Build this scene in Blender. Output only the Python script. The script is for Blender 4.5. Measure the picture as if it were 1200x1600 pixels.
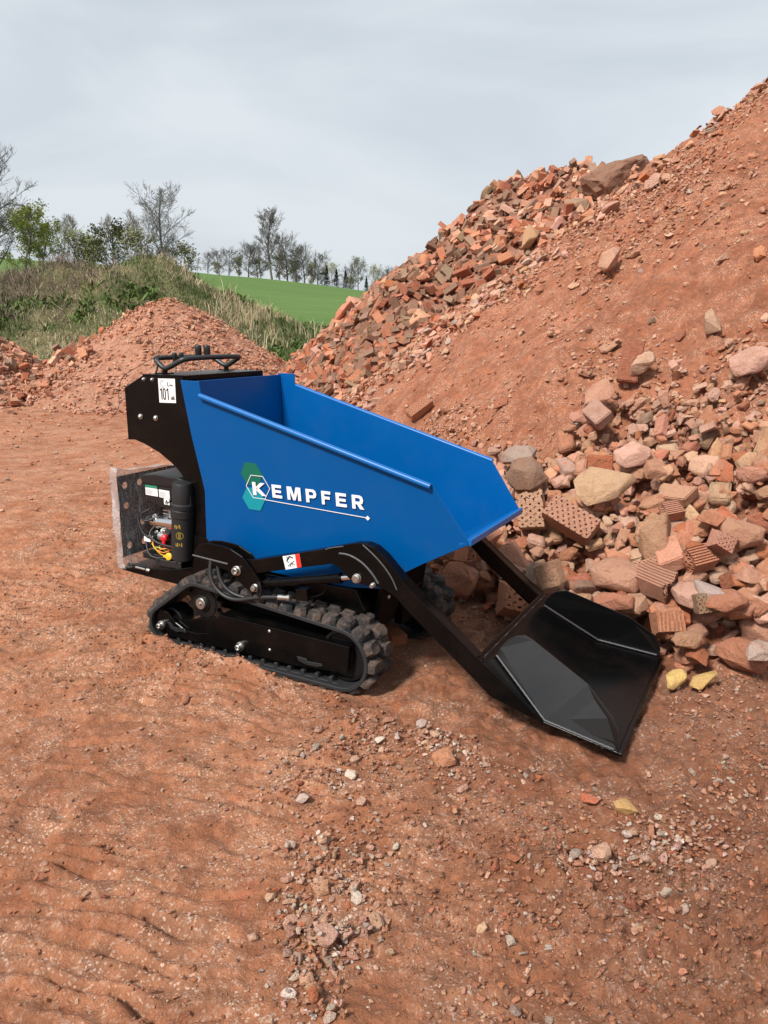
import bpy, bmesh, math, random
import numpy as np
from mathutils import Vector, Matrix, Euler

# ------------------------------------------------------------------ scene, camera, world, sun
for o in list(bpy.data.objects): bpy.data.objects.remove(o)
scene = bpy.context.scene
COL = scene.collection
CAM_H = 1.39
PITCH = math.atan(278/1155)
YAW = math.radians(28.7592)
cd = bpy.data.cameras.new('camera'); cam = bpy.data.objects.new('camera', cd); COL.objects.link(cam)
cd.sensor_fit = 'VERTICAL'; cd.sensor_height = 24; cd.lens = 1155/1600*24
cd.clip_start = 0.05; cd.clip_end = 3000
cam.location = (0, 0, CAM_H); cam.rotation_euler = (math.pi/2-PITCH, 0, 0)
scene.camera = cam
scene.view_settings.view_transform = 'Standard'; scene.view_settings.look = 'None'
scene.view_settings.exposure = 0.80; scene.view_settings.gamma = 1.0
SUN_EL, SUN_AZ = math.radians(48), math.radians(222)      # azimuth clockwise from +Y

world = bpy.data.worlds.new("World"); scene.world = world; world.use_nodes = True
wt = world.node_tree; wn = wt.nodes; wl = wt.links; wn.clear()
wo = wn.new('ShaderNodeOutputWorld'); bg = wn.new('ShaderNodeBackground'); bg.inputs['Strength'].default_value = 0.10
sky = wn.new('ShaderNodeTexSky'); sky.sky_type = 'NISHITA'; sky.sun_disc = False
sky.sun_elevation = SUN_EL; sky.sun_rotation = SUN_AZ; sky.dust_density = 2.0
tc = wn.new('ShaderNodeTexCoord'); mp = wn.new('ShaderNodeMapping'); mp.inputs['Scale'].default_value = (1.0, 1.0, 3.2)
nz = wn.new('ShaderNodeTexNoise'); nz.inputs['Scale'].default_value = 1.7; nz.inputs['Detail'].default_value = 5; nz.inputs['Roughness'].default_value = .5
nz.inputs['Distortion'].default_value = .6
cr = wn.new('ShaderNodeValToRGB'); e = cr.color_ramp.elements
e[0].position = .34; e[0].color = (.445, .495, .545, 1); e[1].position = .66; e[1].color = (.61, .645, .675, 1)
sep = wn.new('ShaderNodeSeparateXYZ'); hz = wn.new('ShaderNodeMapRange'); hz.inputs['From Min'].default_value = 0.0; hz.inputs['From Max'].default_value = .55
hz.inputs['To Min'].default_value = 7.0; hz.inputs['To Max'].default_value = 7.7
vm = wn.new('ShaderNodeVectorMath'); vm.operation = 'SCALE'
mx = wn.new('ShaderNodeMix'); mx.data_type = 'RGBA'; mx.inputs[0].default_value = .93
wl.new(tc.outputs['Generated'], mp.inputs['Vector']); wl.new(mp.outputs['Vector'], nz.inputs['Vector']); wl.new(nz.outputs['Fac'], cr.inputs['Fac'])
wl.new(tc.outputs['Generated'], sep.inputs[0]); wl.new(sep.outputs['Z'], hz.inputs['Value'])
wl.new(cr.outputs['Color'], vm.inputs[0]); wl.new(hz.outputs['Result'], vm.inputs['Scale'])
wl.new(sky.outputs['Color'], mx.inputs[6]); wl.new(vm.outputs['Vector'], mx.inputs[7])
wl.new(mx.outputs[2], bg.inputs['Color']); wl.new(bg.outputs[0], wo.inputs['Surface'])

sl = bpy.data.lights.new('sun', 'SUN'); sl.energy = 3.0; sl.angle = math.radians(10); sl.color = (1, .955, .89)
so = bpy.data.objects.new('sun', sl); COL.objects.link(so)
sd = Vector((math.sin(SUN_AZ)*math.cos(SUN_EL), math.cos(SUN_AZ)*math.cos(SUN_EL), math.sin(SUN_EL)))
so.rotation_euler = (-sd).to_track_quat('-Z', 'Y').to_euler(); so.location = (0, 0, 20)

rng = np.random.default_rng(11)
random.seed(5)

# ------------------------------------------------------------------ tagging and mesh helpers
def tag(o, label=None, cat=None, group=None, kind=None):
    if label: o['label'] = label
    if cat: o['category'] = cat
    if group: o['group'] = group
    if kind: o['kind'] = kind
    return o
def empty(name, loc=(0, 0, 0), rz=0.0):
    o = bpy.data.objects.new(name, None); o.empty_display_size = .2
    o.location = loc; o.rotation_euler = (0, 0, rz); COL.objects.link(o); return o
def link(name, me, mat, parent=None):
    o = bpy.data.objects.new(name, me); COL.objects.link(o)
    if mat is not None:
        for m in (mat if isinstance(mat, (list, tuple)) else [mat]): me.materials.append(m)
    if parent is not None: o.parent = parent
    return o
def np_mesh(name, V, F, col=None, smooth=False):
    """triangle or quad mesh straight from numpy arrays, optional per-vertex colour attribute 'tint'"""
    me = bpy.data.meshes.new(name); V = np.ascontiguousarray(V, np.float32); F = np.ascontiguousarray(F, np.int32)
    k = F.shape[1]
    me.vertices.add(len(V)); me.vertices.foreach_set('co', V.ravel())
    me.loops.add(F.size); me.loops.foreach_set('vertex_index', F.ravel())
    me.polygons.add(len(F)); me.polygons.foreach_set('loop_start', np.arange(0, F.size, k, dtype=np.int32))
    me.polygons.foreach_set('use_smooth', np.full(len(F), smooth, bool))
    me.update(calc_edges=True)
    if col is not None:
        a = me.attributes.new('tint', 'FLOAT_COLOR', 'POINT')
        c = np.ones((len(V), 4), np.float32); c[:, :3] = col; a.data.foreach_set('color', c.ravel())
    return me

class MB:
    def __init__(s): s.v = []; s.f = []; s.sm = []
    def add(s, vs, fs, smooth=False):
        n = len(s.v); s.v += [tuple(p) for p in vs]; s.f += [tuple(i+n for i in f) for f in fs]; s.sm += [smooth]*len(fs); return s
    def box(s, c, d, M=None):
        x, y, z = [q/2 for q in d]
        vs = [Vector((i*x, j*y, k*z)) for i in (-1, 1) for j in (-1, 1) for k in (-1, 1)]
        if M is not None: vs = [M @ p for p in vs]
        vs = [p+Vector(c) for p in vs]
        return s.add(vs, [(0, 1, 3, 2), (4, 6, 7, 5), (0, 4, 5, 1), (2, 3, 7, 6), (0, 2, 6, 4), (1, 5, 7, 3)])
    def prism(s, poly, y0, y1):
        """outline in (x,z), extruded along y; y0/y1 numbers or functions of x"""
        f0 = y0 if callable(y0) else (lambda x, z: y0); f1 = y1 if callable(y1) else (lambda x, z: y1)
        n = len(poly); vs = [(x, f0(x, z), z) for x, z in poly]+[(x, f1(x, z), z) for x, z in poly]
        fs = [tuple(range(n)), tuple(range(2*n-1, n-1, -1))]+[(i, n+i, n+(i+1) % n, (i+1) % n) for i in range(n)]
        return s.add(vs, fs)
    def ring(s, p0, p1, r0, r1=None, n=20, cap=True):
        r1 = r0 if r1 is None else r1
        p0 = Vector(p0); p1 = Vector(p1); q = (p1-p0).to_track_quat('Z', 'Y')
        vs = []
        for p, r in ((p0, r0), (p1, r1)):
            for i in range(n):
                a = 2*math.pi*i/n; vs.append(p+q @ Vector((r*math.cos(a), r*math.sin(a), 0)))
        s.add(vs, [(i, (i+1) % n, n+(i+1) % n, n+i) for i in range(n)], True)
        if cap: s.add(vs[:n], [tuple(range(n-1, -1, -1))]); s.add(vs[n:], [tuple(range(n))])
        return s
    def lathe(s, p0, axis, prof, n=24):
        p0 = Vector(p0); q = Vector(axis).to_track_quat('Z', 'Y'); vs = []
        for r, h in prof:
            for i in range(n):
                a = 2*math.pi*i/n; vs.append(p0+q @ Vector((r*math.cos(a), r*math.sin(a), h)))
        # strips that meet at a sharp corner of the profile do not share vertices, so the edge stays crisp
        run = [0]
        for k in range(1, len(prof)):
            a = math.atan2(prof[k][0]-prof[k-1][0], prof[k][1]-prof[k-1][1]); b = math.atan2(prof[k+1][0]-prof[k][0], prof[k+1][1]-prof[k][1]) if k+1 < len(prof) else None
            run.append(k)
            if b is None or abs((a-b+math.pi) % (2*math.pi)-math.pi) > .62:
                s.add([vs[q*n+i] for q in run for i in range(n)], [(q*n+i, q*n+(i+1) % n, (q+1)*n+(i+1) % n, (q+1)*n+i) for q in range(len(run)-1) for i in range(n)], True); run = [k]
        s.add(vs[:n], [tuple(range(n-1, -1, -1))]); s.add(vs[-n:], [tuple(range(n))]); return s
    def tube(s, path, r, n=10, closed=False, sub=0):
        P = [Vector(p) for p in path]
        for _ in range(sub):
            Q = []; m = len(P)
            for i in range(m if closed else m-1):
                a, b = P[i], P[(i+1) % m]; Q += [a.lerp(b, .25), a.lerp(b, .75)]
            if not closed: Q = [P[0]]+Q[1:-1]+[P[-1]]
            P = Q
        m = len(P); vs = []; prev = None
        for i in range(m):
            t = (P[(i+1) % m]-P[i-1]) if closed or 0 < i < m-1 else (P[1]-P[0] if i == 0 else P[-1]-P[-2])
            t.normalize()
            if prev is None: u = t.orthogonal().normalized()
            else: u = (prev-t*prev.dot(t)).normalized()
            prev = u; w = t.cross(u); rr = r(i/(m-1)) if callable(r) else r
            vs += [P[i]+(u*math.cos(2*math.pi*k/n)+w*math.sin(2*math.pi*k/n))*rr for k in range(n)]
        L = m if closed else m-1
        s.add(vs, [(i*n+k, i*n+(k+1) % n, ((i+1) % m)*n+(k+1) % n, ((i+1) % m)*n+k) for i in range(L) for k in range(n)], True)
        if not closed: s.add(vs[:n], [tuple(range(n-1, -1, -1))]); s.add(vs[-n:], [tuple(range(n))])
        return s
    def build(s, name, mat, parent=None, bevel=0, seg=2):
        me = bpy.data.meshes.new(name); me.from_pydata(s.v, [], s.f)
        me.polygons.foreach_set('use_smooth', np.array(s.sm, bool)); me.update()
        bm = bmesh.new(); bm.from_mesh(me); bmesh.ops.recalc_face_normals(bm, faces=bm.faces); bm.to_mesh(me); bm.free()
        o = link(name, me, mat, parent)
        if bevel:
            b = o.modifiers.new('bevel', 'BEVEL'); b.width = bevel; b.segments = seg; b.limit_method = 'ANGLE'; b.angle_limit = math.radians(35)
            b.harden_normals = False
        return o

# ------------------------------------------------------------------ noise and terrain functions
def _h(ix, iy, s):
    n = (ix.astype(np.int64)*374761393+iy.astype(np.int64)*668265263+s*974634777) & 0xffffffff
    n = ((n ^ (n >> 13))*1274126177) & 0xffffffff
    n = ((n ^ (n >> 16))*2246822519) & 0xffffffff
    return ((n ^ (n >> 15)) & 0xffffff)/float(0xffffff)
def vn(x, y, s=0):
    x = np.asarray(x, float); y = np.asarray(y, float)
    ix = np.floor(x); iy = np.floor(y); fx = x-ix; fy = y-iy
    fx = fx*fx*fx*(fx*(fx*6-15)+10); fy = fy*fy*fy*(fy*(fy*6-15)+10)
    a = _h(ix, iy, s); b = _h(ix+1, iy, s); c = _h(ix, iy+1, s); d = _h(ix+1, iy+1, s)
    return (a+(b-a)*fx+(c-a)*fy+(a-b-c+d)*fx*fy)*2-1
def fbm(x, y, o=4, s=0, g=.5):
    t = 0; a = 1.
    for i in range(o):
        t = t+a*vn(x, y, s+i*17); a *= g; x, y = x*1.62+y*1.18+5.3, y*1.62-x*1.18+1.7
    return t
def ss(a, b, x):
    t = np.clip((x-a)/(b-a), 0, 1); return t*t*(3-2*t)
def smax(a, b, k):
    h = np.clip(.5+.5*(a-b)/k, 0, 1); return b+(a-b)*h+k*h*(1-h)
def smin(a, b, k): return -smax(-a, -b, k)
MO = np.array([-.367, 3.281])                    # the dumper's origin on the ground
CY, SY = math.cos(YAW), math.sin(YAW)
def billow(x, y, o, s, g=.55):
    t = 0; a = 1.
    for i in range(o): t = t+a*(np.abs(vn(x, y, s+i*13))*2-.7); a *= g; x, y = x*1.7+y*1.1+3.1, y*1.7-x*1.1+8.7
    return t
def to_machine(x, y):
    dx = x-MO[0]; dy = y-MO[1]; return dx*CY-dy*SY, dx*SY+dy*CY
def base(x, y): return .40*ss(4, 16, y)+.55*ss(16, 26, y)+0*x
def lugs(u, v, pitch, seed, sharp=3.0):
    """tread prints: broken ridges pressed across the direction u"""
    w = u+.13*fbm(u*1.1, v*1.1, 2, seed)+.06*fbm(u*4, v*3, 3, seed+5)
    dd = np.abs(np.mod(w/pitch, 1)-.5)*pitch*(1+.25*vn(u*9, v*9, seed+7))
    m = .30+.70*ss(-.45, .10, fbm(u*2.6+9, v*1.9, 2, seed+9))
    return (-np.exp(-(dd/(.070*pitch))**2)*ss(-.5, .3, vn(u*6, v*7, seed+3))+.55*np.exp(-((dd-.24*pitch)/(.13*pitch))**2))*m
def tread(x, y):      # prints of the crawler track on the hard left part of the yard
    return lugs(y+.13*x+.04*np.sin(x*3.0), x, .128, 51)
def ground_z(x, y):
    x = np.asarray(x, float); y = np.asarray(y, float)
    z = base(x, y)+.028*fbm(x*.55, y*.55, 3, 3)*ss(30, 12, y)
    near = ss(9, 5, y)
    loose = ss(-.25, .75, x+.35*fbm(x*.9, y*.9, 2, 41)+.1)
    z = z+near*(.009*fbm(x*3.1, y*3.1, 3, 7)+(.004+.009*loose)*fbm(x*9, y*9, 3, 13, .6))
    z = z+near*(1-loose)*.027*tread(x, y)
    z = z+near*loose*.013*lugs((y*.8-x*.55), x*.8+y*.5, .10, 77, 2.0)*ss(3.2, 2.2, y)
    z = z+near*(.007+.007*loose)*np.power(np.clip(1-np.abs(fbm(x*14, y*14, 2, 19)), 0, 1), 2)
    z = z+near*(.0045+.0060*loose)*billow(x*15+2*vn(x*4, y*4, 5), y*15, 3, 119, .85)*np.clip(.55+.9*fbm(x*1.3, y*1.3, 2, 121), .15, 1.4)
    mx_, my_ = to_machine(x, y)
    # soil squeezed up along the near track, and the hollow under it
    berm = np.exp(-((my_+.465)/.050)**2)*ss(-.75, -.45, mx_)*ss(.75, .35, mx_)
    z = z+.052*berm*(1+.6*vn(x*7, y*7, 23))*ss(.42, -.1, mx_)+.008*berm
    under = ss(-.50, -.42, my_)*ss(.50, .42, my_)*ss(-.8, -.62, mx_)*ss(.72, .58, mx_)
    z = z*(1-.9*under)-.018*under
    z = z-.012*np.exp(-((my_)/.35)**2-((mx_-1.5)/.18)**2)
    return z
SC = (6.6, 8.6, 5.75, .745); SA = (2.95, .385)
def soil_z(x, y):
    d = np.hypot(x-SC[0], y-SC[1])
    a = np.arctan2(y-SC[1], x-SC[0])
    d = d+.16*fbm(a*5, d*.25, 3, 61)+.05*fbm(x*1.1, y*1.1, 2, 63)
    z = smin(SC[2]-SC[3]*d, SC[2]-.5+0*d, .8)
    z = smax(z, SA[0]-SA[1]*d, .25)
    run = billow(a*26+.6*fbm(x*1.5, y*1.5, 2, 68), d*.9, 2, 67)
    return z+.045*fbm(x*1.9, y*1.9, 4, 65)+.020*run+(.012+.014*ss(-.3, .5, fbm(x*.8, y*.8, 2, 69)))*billow(x*6, y*6, 4, 66, .62)
BC = (3.35, 14.3, 4.95, .82, 4.15)
def brickheap_z(x, y):
    d = np.hypot(np.minimum(x-BC[0], 0), (y-BC[1]))
    d = d+.22*fbm(x*.8, y*.8, 3, 71)
    return smin(BC[2]-BC[3]*d, BC[4]+.12*fbm(x*1.3, y*1.3, 2, 70), .5)+.07*fbm(x*2.1, y*2.1, 3, 72)-.05
def small_z(x, y):
    d = np.sqrt((x+4.0)**2+(y-14.2)**2+.05)+.10*fbm(x*1.3, y*1.3, 3, 81)
    return 2.10-.60*d+.022*billow(x*6, y*6, 3, 83)
def left_z(x, y):
    d = np.hypot(x+8.2, y-13.6)+.2*fbm(x*1.1, y*1.1, 3, 91)
    return 1.72-.5*d
def bank_z(x, y):
    xs = [-40, -16, -10, -7.6, -6.6, -5.6, -4.6, -3.2, -1.6, .2, 3]
    zs = [3.2, 2.35, 2.45, 2.75, 2.35, 1.75, 1.2, .8, .5, .3, .2]
    h = np.interp(x+.3*vn(x*.5, y*.5, 95), xs, zs)
    c = np.where(y < 25.5, np.exp(-((y-25.5)/4.2)**2), np.exp(-((y-25.5)/6.0)**2))
    return base(x, y)-.22+(h+.2)*c*(1+.12*fbm(x*.7, y*.7, 3, 96))+.10*fbm(x*1.4, y*1.4, 3, 97)
def field_z(x, y):
    crest = np.interp(x, [-140, -75, -38, -20, -1.3, 30, 90], [17, 15.4, 12.9, 11.1, 8.5, 4.5, 1.5])
    t = np.clip((y-32)/118, 0, 1)
    z = .75+(crest-.75)*(1-(1-t)**1.55)
    return z-.0009*np.clip(y-150, 0, 999)**2*.6+.25*fbm(x*.03, y*.03, 2, 99)
def surf_z(x, y):
    z = np.maximum(ground_z(x, y), soil_z(x, y)); z = np.maximum(z, brickheap_z(x, y))
    return np.maximum(np.maximum(z, small_z(x, y)), left_z(x, y))
def normal_at(fn, x, y, e=.04):
    gx = (fn(x+e, y)-fn(x-e, y))/(2*e); gy = (fn(x, y+e)-fn(x, y-e))/(2*e)
    n = np.stack([-gx, -gy, np.ones_like(gx)], -1); return n/np.linalg.norm(n, axis=-1, keepdims=True)
def sight(px, py, fn=surf_z):
    """point of the terrain seen at this place of the photograph (1200 x 1600)"""
    t = np.arange(.8, 40, .012)
    cy_, sy_ = math.cos(PITCH), math.sin(PITCH); a = (px-600)/1155; b = (800-py)/1155
    x = a*t; y = (cy_+b*sy_)*t; z = CAM_H+(-sy_+b*cy_)*t
    g = z < fn(x, y)
    if not g.any(): return None
    i = int(np.argmax(g)); return float(x[i]), float(y[i]), float(z[i])
def to_photo(x, y, z):
    cy_, sy_ = math.cos(PITCH), math.sin(PITCH); dz = z-CAM_H
    d = y*cy_-dz*sy_; u = y*sy_+dz*cy_
    return 600+1155*x/d, 800-1155*u/d, d
# ------------------------------------------------------------------ materials
class NT:
    def __init__(s, name):
        s.m = bpy.data.materials.new(name); s.m.use_nodes = True; s.t = s.m.node_tree; s.n = s.t.nodes; s.l = s.t.links
        s.p = s.n['Principled BSDF']; s.tc = s.n.new('ShaderNodeTexCoord'); s.geo = s.n.new('ShaderNodeNewGeometry')
    def noise(s, scale, detail=4, rough=.55, dist=0, vec=None, out='Fac'):
        n = s.n.new('ShaderNodeTexNoise'); n.inputs['Scale'].default_value = scale; n.inputs['Detail'].default_value = detail
        n.inputs['Roughness'].default_value = rough; n.inputs['Distortion'].default_value = dist
        s.l.new(vec if vec is not None else s.tc.outputs['Object'], n.inputs['Vector']); return n.outputs[out]
    def voro(s, scale, feature='F1', vec=None, out='Distance'):
        n = s.n.new('ShaderNodeTexVoronoi'); n.feature = feature; n.inputs['Scale'].default_value = scale
        s.l.new(vec if vec is not None else s.tc.outputs['Object'], n.inputs['Vector']); return n.outputs[out]
    def ramp(s, fac, stops):
        r = s.n.new('ShaderNodeValToRGB'); el = r.color_ramp.elements
        while len(el) < len(stops): el.new(.5)
        for q, (p, c) in zip(el, stops): q.position = p; q.color = (*c, 1) if len(c) == 3 else c
        s.l.new(fac, r.inputs['Fac']); return r.outputs['Color']
    def rng(s, v, a, b, c, d):
        r = s.n.new('ShaderNodeMapRange'); s.l.new(v, r.inputs['Value'])
        for k, q in zip(('From Min', 'From Max', 'To Min', 'To Max'), (a, b, c, d)): r.inputs[k].default_value = q
        return r.outputs['Result']
    def mix(s, fac, a, b, mode='MIX'):
        n = s.n.new('ShaderNodeMix'); n.data_type = 'RGBA'; n.blend_type = mode
        for i, v in ((0, fac), (6, a), (7, b)):
            if isinstance(v, (int, float)): n.inputs[i].default_value = v
            elif isinstance(v, tuple): n.inputs[i].default_value = (*v, 1)
            else: s.l.new(v, n.inputs[i])
        return n.outputs[2]
    def math(s, op, a, b=None):
        n = s.n.new('ShaderNodeMath'); n.operation = op
        for i, v in ((0, a), (1, b)):
            if v is None: continue
            if isinstance(v, (int, float)): n.inputs[i].default_value = v
            else: s.l.new(v, n.inputs[i])
        return n.outputs[0]
    def attr(s, name):
        n = s.n.new('ShaderNodeAttribute'); n.attribute_name = name; return n.outputs['Color']
    def bump(s, h, strength=.5, dist=.01):
        b = s.n.new('ShaderNodeBump'); b.inputs['Strength'].default_value = strength; b.inputs['Distance'].default_value = dist
        s.l.new(h, b.inputs['Height']); s.l.new(b.outputs['Normal'], s.p.inputs['Normal']); return b
    def set(s, **k):
        for a, v in k.items():
            i = s.p.inputs[a.replace('_', ' ')]
            if isinstance(v, (int, float)): i.default_value = v
            elif isinstance(v, tuple): i.default_value = (*v, 1) if len(v) == 3 else v
            else: s.l.new(v, i)
        return s

def paint(name, c, rough, coat=0., orange=.12, dust=.0, spec=.5):
    t = NT(name)
    n1 = t.noise(3.0, 4, .6); n2 = t.noise(160, 2); d = t.noise(7, 6, .7)
    lo = tuple(q*.90 for q in c); hi = tuple(min(1, q*1.08) for q in c)
    col = t.mix(n1, lo, hi)
    if dust:
        col = t.mix(t.rng(d, .48, .80, 0, dust), col, (.30, .16, .10))
    t.set(Base_Color=col, Roughness=t.rng(n1, .3, .7, rough*.88, rough*1.15), Coat_Weight=coat, Coat_Roughness=.12, Specular_IOR_Level=spec)
    t.bump(n2, orange, .0006); return t.m
def plain(name, c, rough, metal=0., var=.15, scale=30, bump=.1):
    t = NT(name); n = t.noise(scale, 4)
    t.set(Base_Color=t.mix(n, tuple(q*(1-var) for q in c), tuple(min(1, q*(1+var)) for q in c)), Roughness=rough, Metallic=metal)
    t.bump(t.noise(scale*5, 3), bump, .001); return t.m
M = {}
M['blue'] = paint('blue_paint', (.0, .078, .275), .32, .0, .10, .02, .16)
M['blue_lit'] = paint('blue_lit_paint', (.0, .115, .38), .38, .0, .10, .02, .35)  # hopper blue lightened: highlight on up-facing rails and lip put into the colour
M['black'] = paint('black_paint', (.0026, .0025, .0026), .24, .0, .10, .025, .17)
M['black_lit'] = paint('black_lit_paint', (.0050, .0050, .0054), .32, .0, .08, .02, .6)  # same black paint, colour and specular raised to paint in the sky's reflection
M['black_inner'] = paint('black_paint_grimy', (.005, .0045, .0045), .5, 0, .14, .12, .3)
M['plastic'] = plain('black_plastic', (.008, .008, .009), .42, 0, .1, 40)
M['grey_plastic'] = plain('dark_grey_plastic', (.011, .0115, .0125), .55, 0, .12, 30)
M['rubber_hose'] = plain('hose_rubber', (.014, .014, .014), .5, 0, .2, 60, .3)
M['grip'] = plain('grip_rubber', (.02, .022, .022), .42, 0, .2, 60, .2)
M['zinc'] = plain('zinc_plated_steel', (.50, .49, .46), .42, 1.0, .2, 60, .15)
M['chrome'] = plain('chrome', (.75, .74, .72), .12, 1.0, .05, 60, .02)
M['weld'] = plain('weld_bead', (.075, .075, .08), .42, .2, .35, 160, .8)
M['alu'] = plain('cast_aluminium', (.55, .56, .57), .33, .95, .1, 70, .2)
M['white'] = plain('white_sticker', (.80, .80, .80), .4, 0, .03, 20, .02)
M['ink'] = plain('black_ink', (.012, .012, .014), .5, 0, .05, 20, .0)
M['ink_grey'] = plain('grey_ink', (.32, .33, .34), .5, 0, .05, 20, .0)
M['letter'] = plain('white_lettering', (.82, .83, .87), .35, 0, .02, 20, .02)
M['green'] = plain('green_print', (.0, .13, .085), .35, 0, .05, 20, .02)
M['teal'] = plain('teal_print', (.0, .27, .33), .35, 0, .05, 20, .02)
M['greenlabel'] = plain('green_label_print', (.02, .22, .13), .4, 0, .05, 20, .02)
M['red'] = plain('red_rubber', (.60, .012, .02), .4, 0, .1, 30, .1)
M['redprint'] = plain('red_print', (.72, .03, .02), .4, 0, .05, 30, .0)
M['yellow'] = plain('yellow_plastic', (.70, .42, .02), .4, 0, .1, 30, .1)
M['orange'] = plain('orange_wire', (.75, .22, .03), .4, 0, .1, 30, .1)
M['greenwire'] = plain('green_wire', (.25, .42, .06), .4, 0, .1, 30, .1)
M['gold'] = plain('gold_print', (.55, .40, .06), .4, .3, .1, 30, .0)

def track_rubber():
    t = NT('muddy_track_rubber'); n = t.noise(26, 6, .7); n2 = t.noise(140, 4, .7)
    sx = t.n.new('ShaderNodeSeparateXYZ'); t.l.new(t.geo.outputs['Normal'], sx.inputs[0])
    mud = t.rng(t.noise(13, 7, .75, .6), .44, .60, 0, .85)
    t.set(Base_Color=t.mix(mud, t.mix(n, (.010, .011, .012), (.032, .032, .034)), t.mix(n2, (.085, .058, .045), (.19, .125, .09))), Roughness=.85)
    t.bump(t.math('ADD', n2, t.math('MULTIPLY', n, 1.5)), .9, .006); return t.m
M['track'] = track_rubber()
def belt_rubber():
    t = NT('track_belt_rubber'); n = t.noise(40, 5, .7)
    mud = t.rng(t.noise(11, 6, .7), .60, .80, 0, .5)
    t.set(Base_Color=t.mix(mud, t.mix(n, (.008, .009, .010), (.018, .018, .020)), (.15, .09, .065)), Roughness=.68)
    t.bump(n, .35, .003); return t.m
M['belt'] = belt_rubber()

def soil_mat(name, a, b, c, pale, wet=False):
    """red building-rubble soil: clumps, dust, crushed pale crumbs"""
    t = NT(name)
    big = t.noise(.9, 4, .6, .4); mid = t.noise(4.5, 5, .65, .3); fine = t.noise(38, 5, .7); grit = t.noise(170, 4, .75)
    col = t.mix(t.rng(big, .35, .65, 0, 1), a, b)
    col = t.mix(t.rng(mid, .42, .70, 0, .75), col, c)
    col = t.mix(t.rng(t.noise(1.9, 6, .7, 1.0), .60, .72, 0, .55), col, (.50, .15, .075))
    col = t.mix(t.rng(t.noise(11, 7, .75, .6), .42, .62, .80, 0), col, t.mix(1.0, col, (.56, .60, .64), 'MULTIPLY'))
    col = t.mix(t.rng(t.noise(3.1, 7, .75, .8), .60, .70, 0, .50), col, (.56, .165, .060))
    col = t.mix(t.rng(fine, .54, .76, 0, .40), col, pale)
    v = t.voro(190, 'F1', None, 'Color'); bw = t.n.new('ShaderNodeSeparateColor'); t.l.new(v, bw.inputs[0])
    spk = t.math('MULTIPLY', t.rng(bw.outputs[0], .84, .90, 0, 1), t.rng(mid, .42, .62, 0, .85))
    col = t.mix(spk, col, t.mix(bw.outputs[1], tuple(q*1.15 for q in pale), (.50, .40, .33)))
    col = t.mix(t.rng(grit, .32, .52, .40, 0), col, tuple(q*.42 for q in a))
    t.set(Base_Color=col, Roughness=t.rng(mid, .3, .7, .78, .95), Specular_IOR_Level=.25)
    clod = t.noise(15, 8, .78, .4)
    h = t.math('ADD', t.math('MULTIPLY', fine, 1.5), t.math('MULTIPLY', grit, .8))
    h = t.math('ADD', h, t.math('MULTIPLY', clod, 1.2))
    h = t.math('ADD', h, t.math('MULTIPLY', t.voro(60, 'SMOOTH_F1'), -.5))
    t.bump(h, .8, .013); return t
def ground_mat():
    t = soil_mat('red_earth', (.385, .138, .064), (.510, .208, .104), (.57, .275, .155), (.78, .55, .42))
    # far off, beyond the yard, the earth turns to grass
    sx = t.n.new('ShaderNodeSeparateXYZ'); t.l.new(t.tc.outputs['Object'], sx.inputs[0])
    e = t.math('ADD', sx.outputs['Y'], t.rng(t.noise(.5, 4), 0, 1, -3.5, 3.5))
    old = t.p.inputs['Base Color'].links[0].from_socket
    # soil freshly churned up between the dumper and the heap is damper and browner
    dm = t.math('ADD', sx.outputs['X'], t.rng(t.noise(1.3, 5, .7), 0, 1, -1.3, 1.3))
    near_ = t.rng(sx.outputs['Y'], 4.5, 7.0, 1, 0)
    old = t.mix(t.math('MULTIPLY', t.rng(dm, -.35, .75, 0, .80), near_), old, t.mix(1.0, old, (.58, .57, .60), 'MULTIPLY'))
    g = t.mix(t.noise(3, 5, .7), (.055, .095, .020), (.13, .14, .05))
    t.l.new(t.mix(t.rng(e, 16.6, 18.0, 0, 1), old, g), t.p.inputs['Base Color']); return t.m
M['ground'] = ground_mat()
M['soil'] = soil_mat('heap_soil', (.325, .110, .054), (.425, .156, .080), (.50, .210, .118), (.70, .43, .30)).m
M['soil_brown'] = soil_mat('brick_heap_soil', (.25, .105, .062), (.32, .14, .086), (.38, .185, .12), (.56, .36, .26)).m
M['soil_pale'] = soil_mat('pale_heap_soil', (.42, .175, .10), (.50, .225, .135), (.56, .29, .19), (.70, .46, .34)).m

def stone_mat():
    t = NT('rubble_stone'); a = t.attr('tint')
    P = t.geo.outputs['Position']
    n1 = t.noise(16, 6, .68, .3, P); n2 = t.noise(70, 5, .7, 0, P); n3 = t.noise(260, 3, .7, 0, P)
    col = t.mix(t.rng(n1, .30, .70, .0, .45), a, t.mix(.5, a, (.50, .31, .21)))
    col = t.mix(t.rng(n2, .52, .72, .0, .40), col, t.mix(.5, a, (.68, .50, .38)))
    col = t.mix(t.rng(t.noise(7, 5, .7, .5, P), .50, .68, 0, .55), col, (.36, .155, .085))
    col = t.mix(t.rng(n2, .44, .28, .0, .50), col, t.mix(1.0, a, (.42, .30, .26), 'MULTIPLY'))
    col = t.mix(t.rng(n3, .42, .25, .0, .5), col, t.mix(1.0, a, (.40, .33, .30), 'MULTIPLY'))
    t.set(Base_Color=col, Roughness=.93, Specular_IOR_Level=.2)
    t.bump(t.math('ADD', t.math('MULTIPLY', n2, 1.6), t.math('ADD', t.math('MULTIPLY', n3, .6), t.math('MULTIPLY', n1, 1.6))), .9, .013); return t.m
M['stone'] = stone_mat()

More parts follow.
